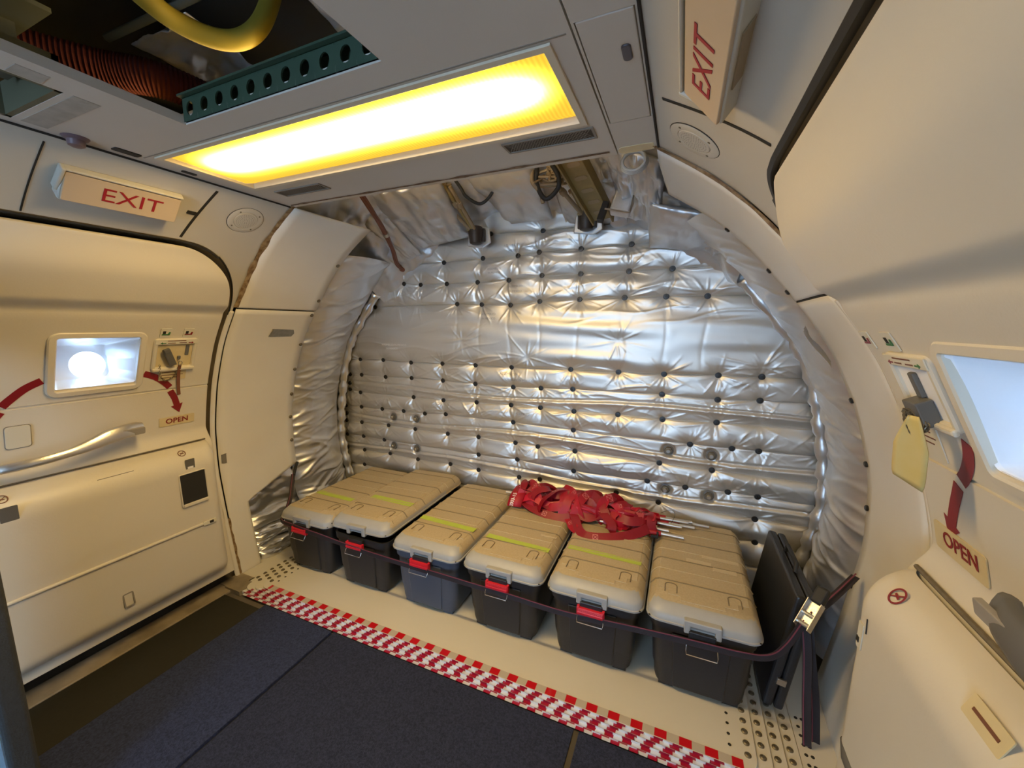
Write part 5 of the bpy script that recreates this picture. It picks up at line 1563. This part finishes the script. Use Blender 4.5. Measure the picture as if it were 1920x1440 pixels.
# ratchet
Mr = Matrix.Translation((0.448, 1.500, 0.435)) @ Vector((.45, .45, .75)).to_track_quat('Z', 'Y').to_matrix().to_4x4()
b = MB(); b.box(-.022, -.019, -.015, .015, -.05, .05, 0, Mr); b.box(.019, .022, -.015, .015, -.05, .05, 0, Mr); b.box(-.02, .02, -.010, -.006, -.03, .055, 0, Mr)
b.tube([Mr @ Vector((-.022, 0, -.035)), Mr @ Vector((.022, 0, -.035))], .008, 8); b.tube([Mr @ Vector((-.022, 0, .0)), Mr @ Vector((.022, 0, 0))], .007, 8)
rt_ = adopt(bev(b.obj('ratchet', M_BRUSH), .001), strap)
b = MB(); b.box(-.020, .020, -.016, .012, .045, .105, 0, Mr); adopt(bev(b.obj('ratchet_grip', M_BLACK), .008, 3), strap)
path = spline([(0.452, 1.505, 0.43), (0.50, 1.56, 0.44), (0.56, 1.62, 0.47), (0.625, 1.69, 0.505)], 6)
b = MB(); b.add(*ribbon_geo(path, Vector((-.6, -.7, .4)), .026, .0025)); adopt(b.obj('webbing', M_STRAP), strap)
b = MB(); b.add(*ribbon_geo([p + Vector((0, -.001, .011)) for p in path], Vector((-.6, -.7, .4)), .004, .0025)); adopt(b.obj('edge_stripe', M_STRAPR), strap)
for (x0, y0, x1, y1, dz) in ((0.440, 1.50, 0.475, 1.475, 0), (0.455, 1.52, 0.505, 1.50, .0)):
    path = spline([(x0, y0, 0.40), (x0 + .012, y0 - .012, 0.30), (x1 - .012, y1, 0.12), (x1, y1 - .01, -0.028)], 8)
    b = MB(); b.add(*ribbon_geo(path, Vector((-.35, -.93, 0)), .026, .002)); adopt(b.obj('strap_tail', M_STRAP), strap)
    b = MB(); b.add(*ribbon_geo([p + Vector((-.009, -.0012, 0)) for p in path], Vector((-.35, -.93, 0)), .003, .002)); adopt(b.obj('edge_stripe', M_STRAPR), strap)
# anchor hook at the left end
b = MB(); b.tube([(-2.30, 1.76, 0.50), (-2.285, 1.735, 0.485), (-2.25, 1.69, 0.445)], .010, 8); adopt(b.obj('anchor_hook', M_BLACK, None, 60), strap)

# ------------------------------------------------------------------ black case leaning beside the last box
case = empty('flat_case', (0.385, 1.78, 0.0), 'flat black case leaning upright between the last box and the right wall', 'case')
Mc = Matrix.Translation((0.352, 1.55, 0.004)) @ Matrix.Rotation(math.radians(8.5), 4, 'Y')
b = MB(); b.box(0, .034, 0, .50, 0, .465, 0, Mc); adopt(bev(b.obj('case_half', M_TUB), .010, 3), case)
b = MB(); b.box(.037, .068, 0, .50, 0, .465, 0, Mc); adopt(bev(b.obj('case_half', M_TUB), .010, 3), case)
for (y, z) in ((-.003, .37), (-.003, .12)):
    b = MB(); b.box(.020, .050, y - .006, y + .006, z - .012, z + .012, 0, Mc); adopt(bev(b.obj('catch', M_STEEL), .002), case)
b = MB(); b.tube([Mc @ Vector(p) for p in ((.034, .17, .465), (.034, .18, .495), (.034, .32, .495), (.034, .33, .465))], .008, 8); adopt(b.obj('handle', M_BLACK, None, 60), case)

# ------------------------------------------------------------------ red webbing net bundle on the lids
net = empty('webbing_net', (-0.45, 2.02, 0.36), 'bundle of red webbing net with metal poles lying across the box lids', 'net')
A0 = Vector((-0.865, 2.085, 0.405)); A1 = Vector((-0.055, 2.045, 0.395))
g = random.Random(5)
def on_lid(p, zmin=.366):
    p = Vector(p); p.z = max(p.z, zmin); p.y = min(p.y, 2.225); return p
def web(path, width, tw0=0.0, tw1=0.0):
    n = len(path); nr = []
    for i in range(n):
        t_ = (path[min(i+1, n-1)] - path[max(i-1, 0)]).normalized()
        a = tw0 + (tw1 - tw0) * i / (n - 1)
        base = Vector((0, -.55, .83)); base = (base - t_ * base.dot(t_)).normalized()
        nr.append(base * math.cos(a) + t_.cross(base) * math.sin(a))
    b = MB(); b.add(*ribbon_geo(path, nr, width, .0022))
    return adopt(b.obj('webbing', g.choice((M_WEB, M_WEBD, M_WEBL)), None, 50), net), nr  # random lit and shaded copies of one red paint in the strap shading
def stitch(p, n_, t_, s=.016):
    n_ = n_.normalized(); t_ = (t_ - n_ * t_.dot(n_)).normalized(); c = n_.cross(t_)
    M = Matrix(((t_.x, c.x, n_.x, p.x), (t_.y, c.y, n_.y, p.y), (t_.z, c.z, n_.z, p.z), (0, 0, 0, 1)))
    b = MB(); d = .0009
    for (xa, ya, xb, yb_) in ((-s, -s, s, -s), (s, -s, s, s), (s, s, -s, s), (-s, s, -s, -s), (-s, -s, s, s), (-s, s, s, -s)):
        dv = Vector((xb-xa, yb_-ya, 0)).normalized(); pn = Vector((-dv.y, dv.x, 0)) * d
        b.add([Vector((xa, ya, .0018)) + pn, Vector((xb, yb_, .0018)) + pn, Vector((xb, yb_, .0018)) - pn, Vector((xa, ya, .0018)) - pn], [(0,1,2,3)], 0, M)
    adopt(b.obj('box_stitch', M_STITCH), net)
AXN = (A1 - A0).normalized()
# long straps wandering along the bundle
for k in range(17):
    pts = []
    off_y = g.uniform(-.125, .095); h0 = g.uniform(.0, .060) * (1 - abs(off_y) / .2)
    m_ = 8
    s0 = g.uniform(0, .12); s1 = g.uniform(.80, 1.02)
    for i in range(m_):
        s_ = s0 + (s1 - s0) * i / (m_ - 1)
        c = A0.lerp(A1, s_)
        wd = 0.40 + .80 * math.sin(PI * min(max(s_ * .85 + .12, 0), 1))
        pts.append(on_lid(c + Vector((g.uniform(-.03, .03), off_y * wd + g.uniform(-.030, .030), -.032 + h0 + g.uniform(-.010, .034))), .369))
    path = spline(pts, 7)
    o, nr = web(path, .044, g.uniform(-1.3, .6), g.uniform(-.6, 1.5))
    if k < 13:
        i = g.randint(5, len(path) - 6); stitch(path[i] + nr[i] * .001, nr[i], path[i+1] - path[i-1], .015)
# cross loops standing up out of the bundle
for k in range(26):
    s_ = .05 + .93 * (k + g.uniform(-.3, .3)) / 26
    c = A0.lerp(A1, s_); rad = g.uniform(.050, .115) * (0.7 if s_ > .85 or s_ < .1 else 1); tilt = g.uniform(-.9, 1.0)
    h = g.uniform(.050, .125) * (0.75 if s_ > .8 else 1)
    dy_ = g.uniform(-.03, .02)
    pts = []
    for i in range(9):
        a = -0.35 + (PI + .7) * i / 8
        pts.append(on_lid(c + Vector((tilt * rad * math.cos(a) + g.uniform(-.014, .014), dy_ - rad * 1.05 * math.cos(a), -.038 + h * max(math.sin(a), -.2) + .010)), .369))
    path = spline(pts, 5)
    o, nr = web(path, .044, g.uniform(-.8, .8), g.uniform(-.8, .8))
    if k % 2 == 0: stitch(path[18] + nr[18] * .001, nr[18], path[19] - path[17], .015)
# front droop hanging over two lids
for pts in ([(-0.50, 2.00, .41), (-0.46, 1.93, .39), (-0.425, 1.865, .372), (-0.38, 1.83, .367), (-0.30, 1.845, .367), (-0.22, 1.88, .370), (-0.15, 1.93, .380), (-0.10, 1.98, .39)],
            [(-0.55, 1.99, .39), (-0.50, 1.95, .375), (-0.47, 1.90, .368), (-0.44, 1.87, .367)],
            [(-0.78, 2.00, .40), (-0.72, 1.975, .385), (-0.64, 1.955, .375), (-0.55, 1.945, .372), (-0.48, 1.96, .385)]):
    path = spline(pts, 7); o, nr = web(path, .046, -.3, .5); stitch(path[len(path)//2] + nr[len(path)//2] * .001, nr[len(path)//2], path[len(path)//2+1] - path[len(path)//2-1], .012)
# wide printed band at the left end
bp_ = []
for i in range(13):
    a = -0.5 + (PI + .8) * i / 12
    bp_.append(on_lid(Vector((-0.870 + .006 * math.sin(a), 2.085 - .115 * math.cos(a), .372 + .070 * max(math.sin(a), 0))), .367))
path = spline(bp_, 4)
b = MB()
vv = []
for i, p in enumerate(path):
    c = Vector((0, 2.085, .36)); rd = Vector((0, p.y - c.y, p.z - c.z)).normalized()
    vv += [(p.x, p.y, p.z), (p.x + .085, p.y + .002, p.z + .004)]
band = mesh('printed_band', vv, [(2*i, 2*i+1, 2*i+3, 2*i+2) for i in range(len(path)-1)], M_WEB, None, 60); solid(band, .002); adopt(band, net)
def band_pt(s_, x):
    f_ = s_ * (len(path) - 1); i = int(min(max(f_, 0), len(path) - 2)); p = path[i].lerp(path[i+1], f_ - i)
    q = path[i+1] - path[i]; n_ = Vector((0, -q.z, q.y)).normalized(); n_ = n_ if n_.z > 0 or n_.y < 0 else -n_
    return p, n_
def wrap(p, d):
    pt, n_ = band_pt(0.10 + p.x / 0.40, 0)
    k = n_ if n_.z > -.1 else -n_
    return Vector((pt.x + .026 - p.y, pt.y, pt.z)) + k * .0022
adopt(text_obj('band_lettering', '82003-15', .030, M_WHITE, Matrix.Identity(4), None, align='LEFT', ext=0, proj=wrap, bold=.0005), net)
# poles: silver ends showing
for k, (y, z, xa, xb, dy) in enumerate(((1.985, .372, -.74, .065, -.0), (2.012, .378, -.80, -.005, .005), (2.050, .384, -.86, .055, .02), (2.075, .376, -.90, .115, .03), (2.095, .384, -.935, .105, .05), (2.060, .398, -.925, .085, .045), (2.12, .374, -.86, .185, .03))):
    b = MB(); b.tube([(xa, y + .02, z + .004), (xb, y + dy, z)], .0078, 10); adopt(b.obj('pole', M_BRUSH, None, 60), net)
    b = MB(); b.tube([(xb - .24 - .02 * k, y + dy - .002, z + .001), (xb - .105 - .006 * k, y + dy, z)], .0125, 10); adopt(b.obj('pole_sleeve', M_WEB, None, 60), net)
b = MB(); b.box(-.085, -.055, 1.945, 1.96, .364, .376); b.box(-.06, -.05, 1.94, 1.965, .366, .392); adopt(bev(b.obj('clip', M_BLACK), .002), net)
b = MB(); b.tube(spline([(-.17, 1.93, .365), (-.13, 1.915, .364), (-.09, 1.925, .364), (-.065, 1.95, .368)], 6), .0012, 5); b.tube(spline([(0.0, 2.07, .385), (.02, 2.10, .43), (.0, 2.13, .44), (-.05, 2.12, .42)], 6), .0012, 5)
adopt(b.obj('cord', M_BLACK, None, 60), net)

# ------------------------------------------------------------------ partition edge at the lower left
part = empty('partition_edge', (-1.6, 0.325, FZ), 'dark padded partition edge standing close by at the far left', 'partition')
b = MB(); b.prism(rrect(-2.08, -1.6, .300, .352, .012, 4), -.037, 1.55); adopt(bev(b.obj('padded_edge', M_POST), .004), part)
b = MB(); b.box(-2.07, -1.612, .2965, .301, -.03, 1.53); adopt(b.obj('carpet_face', M_POSTB), part)
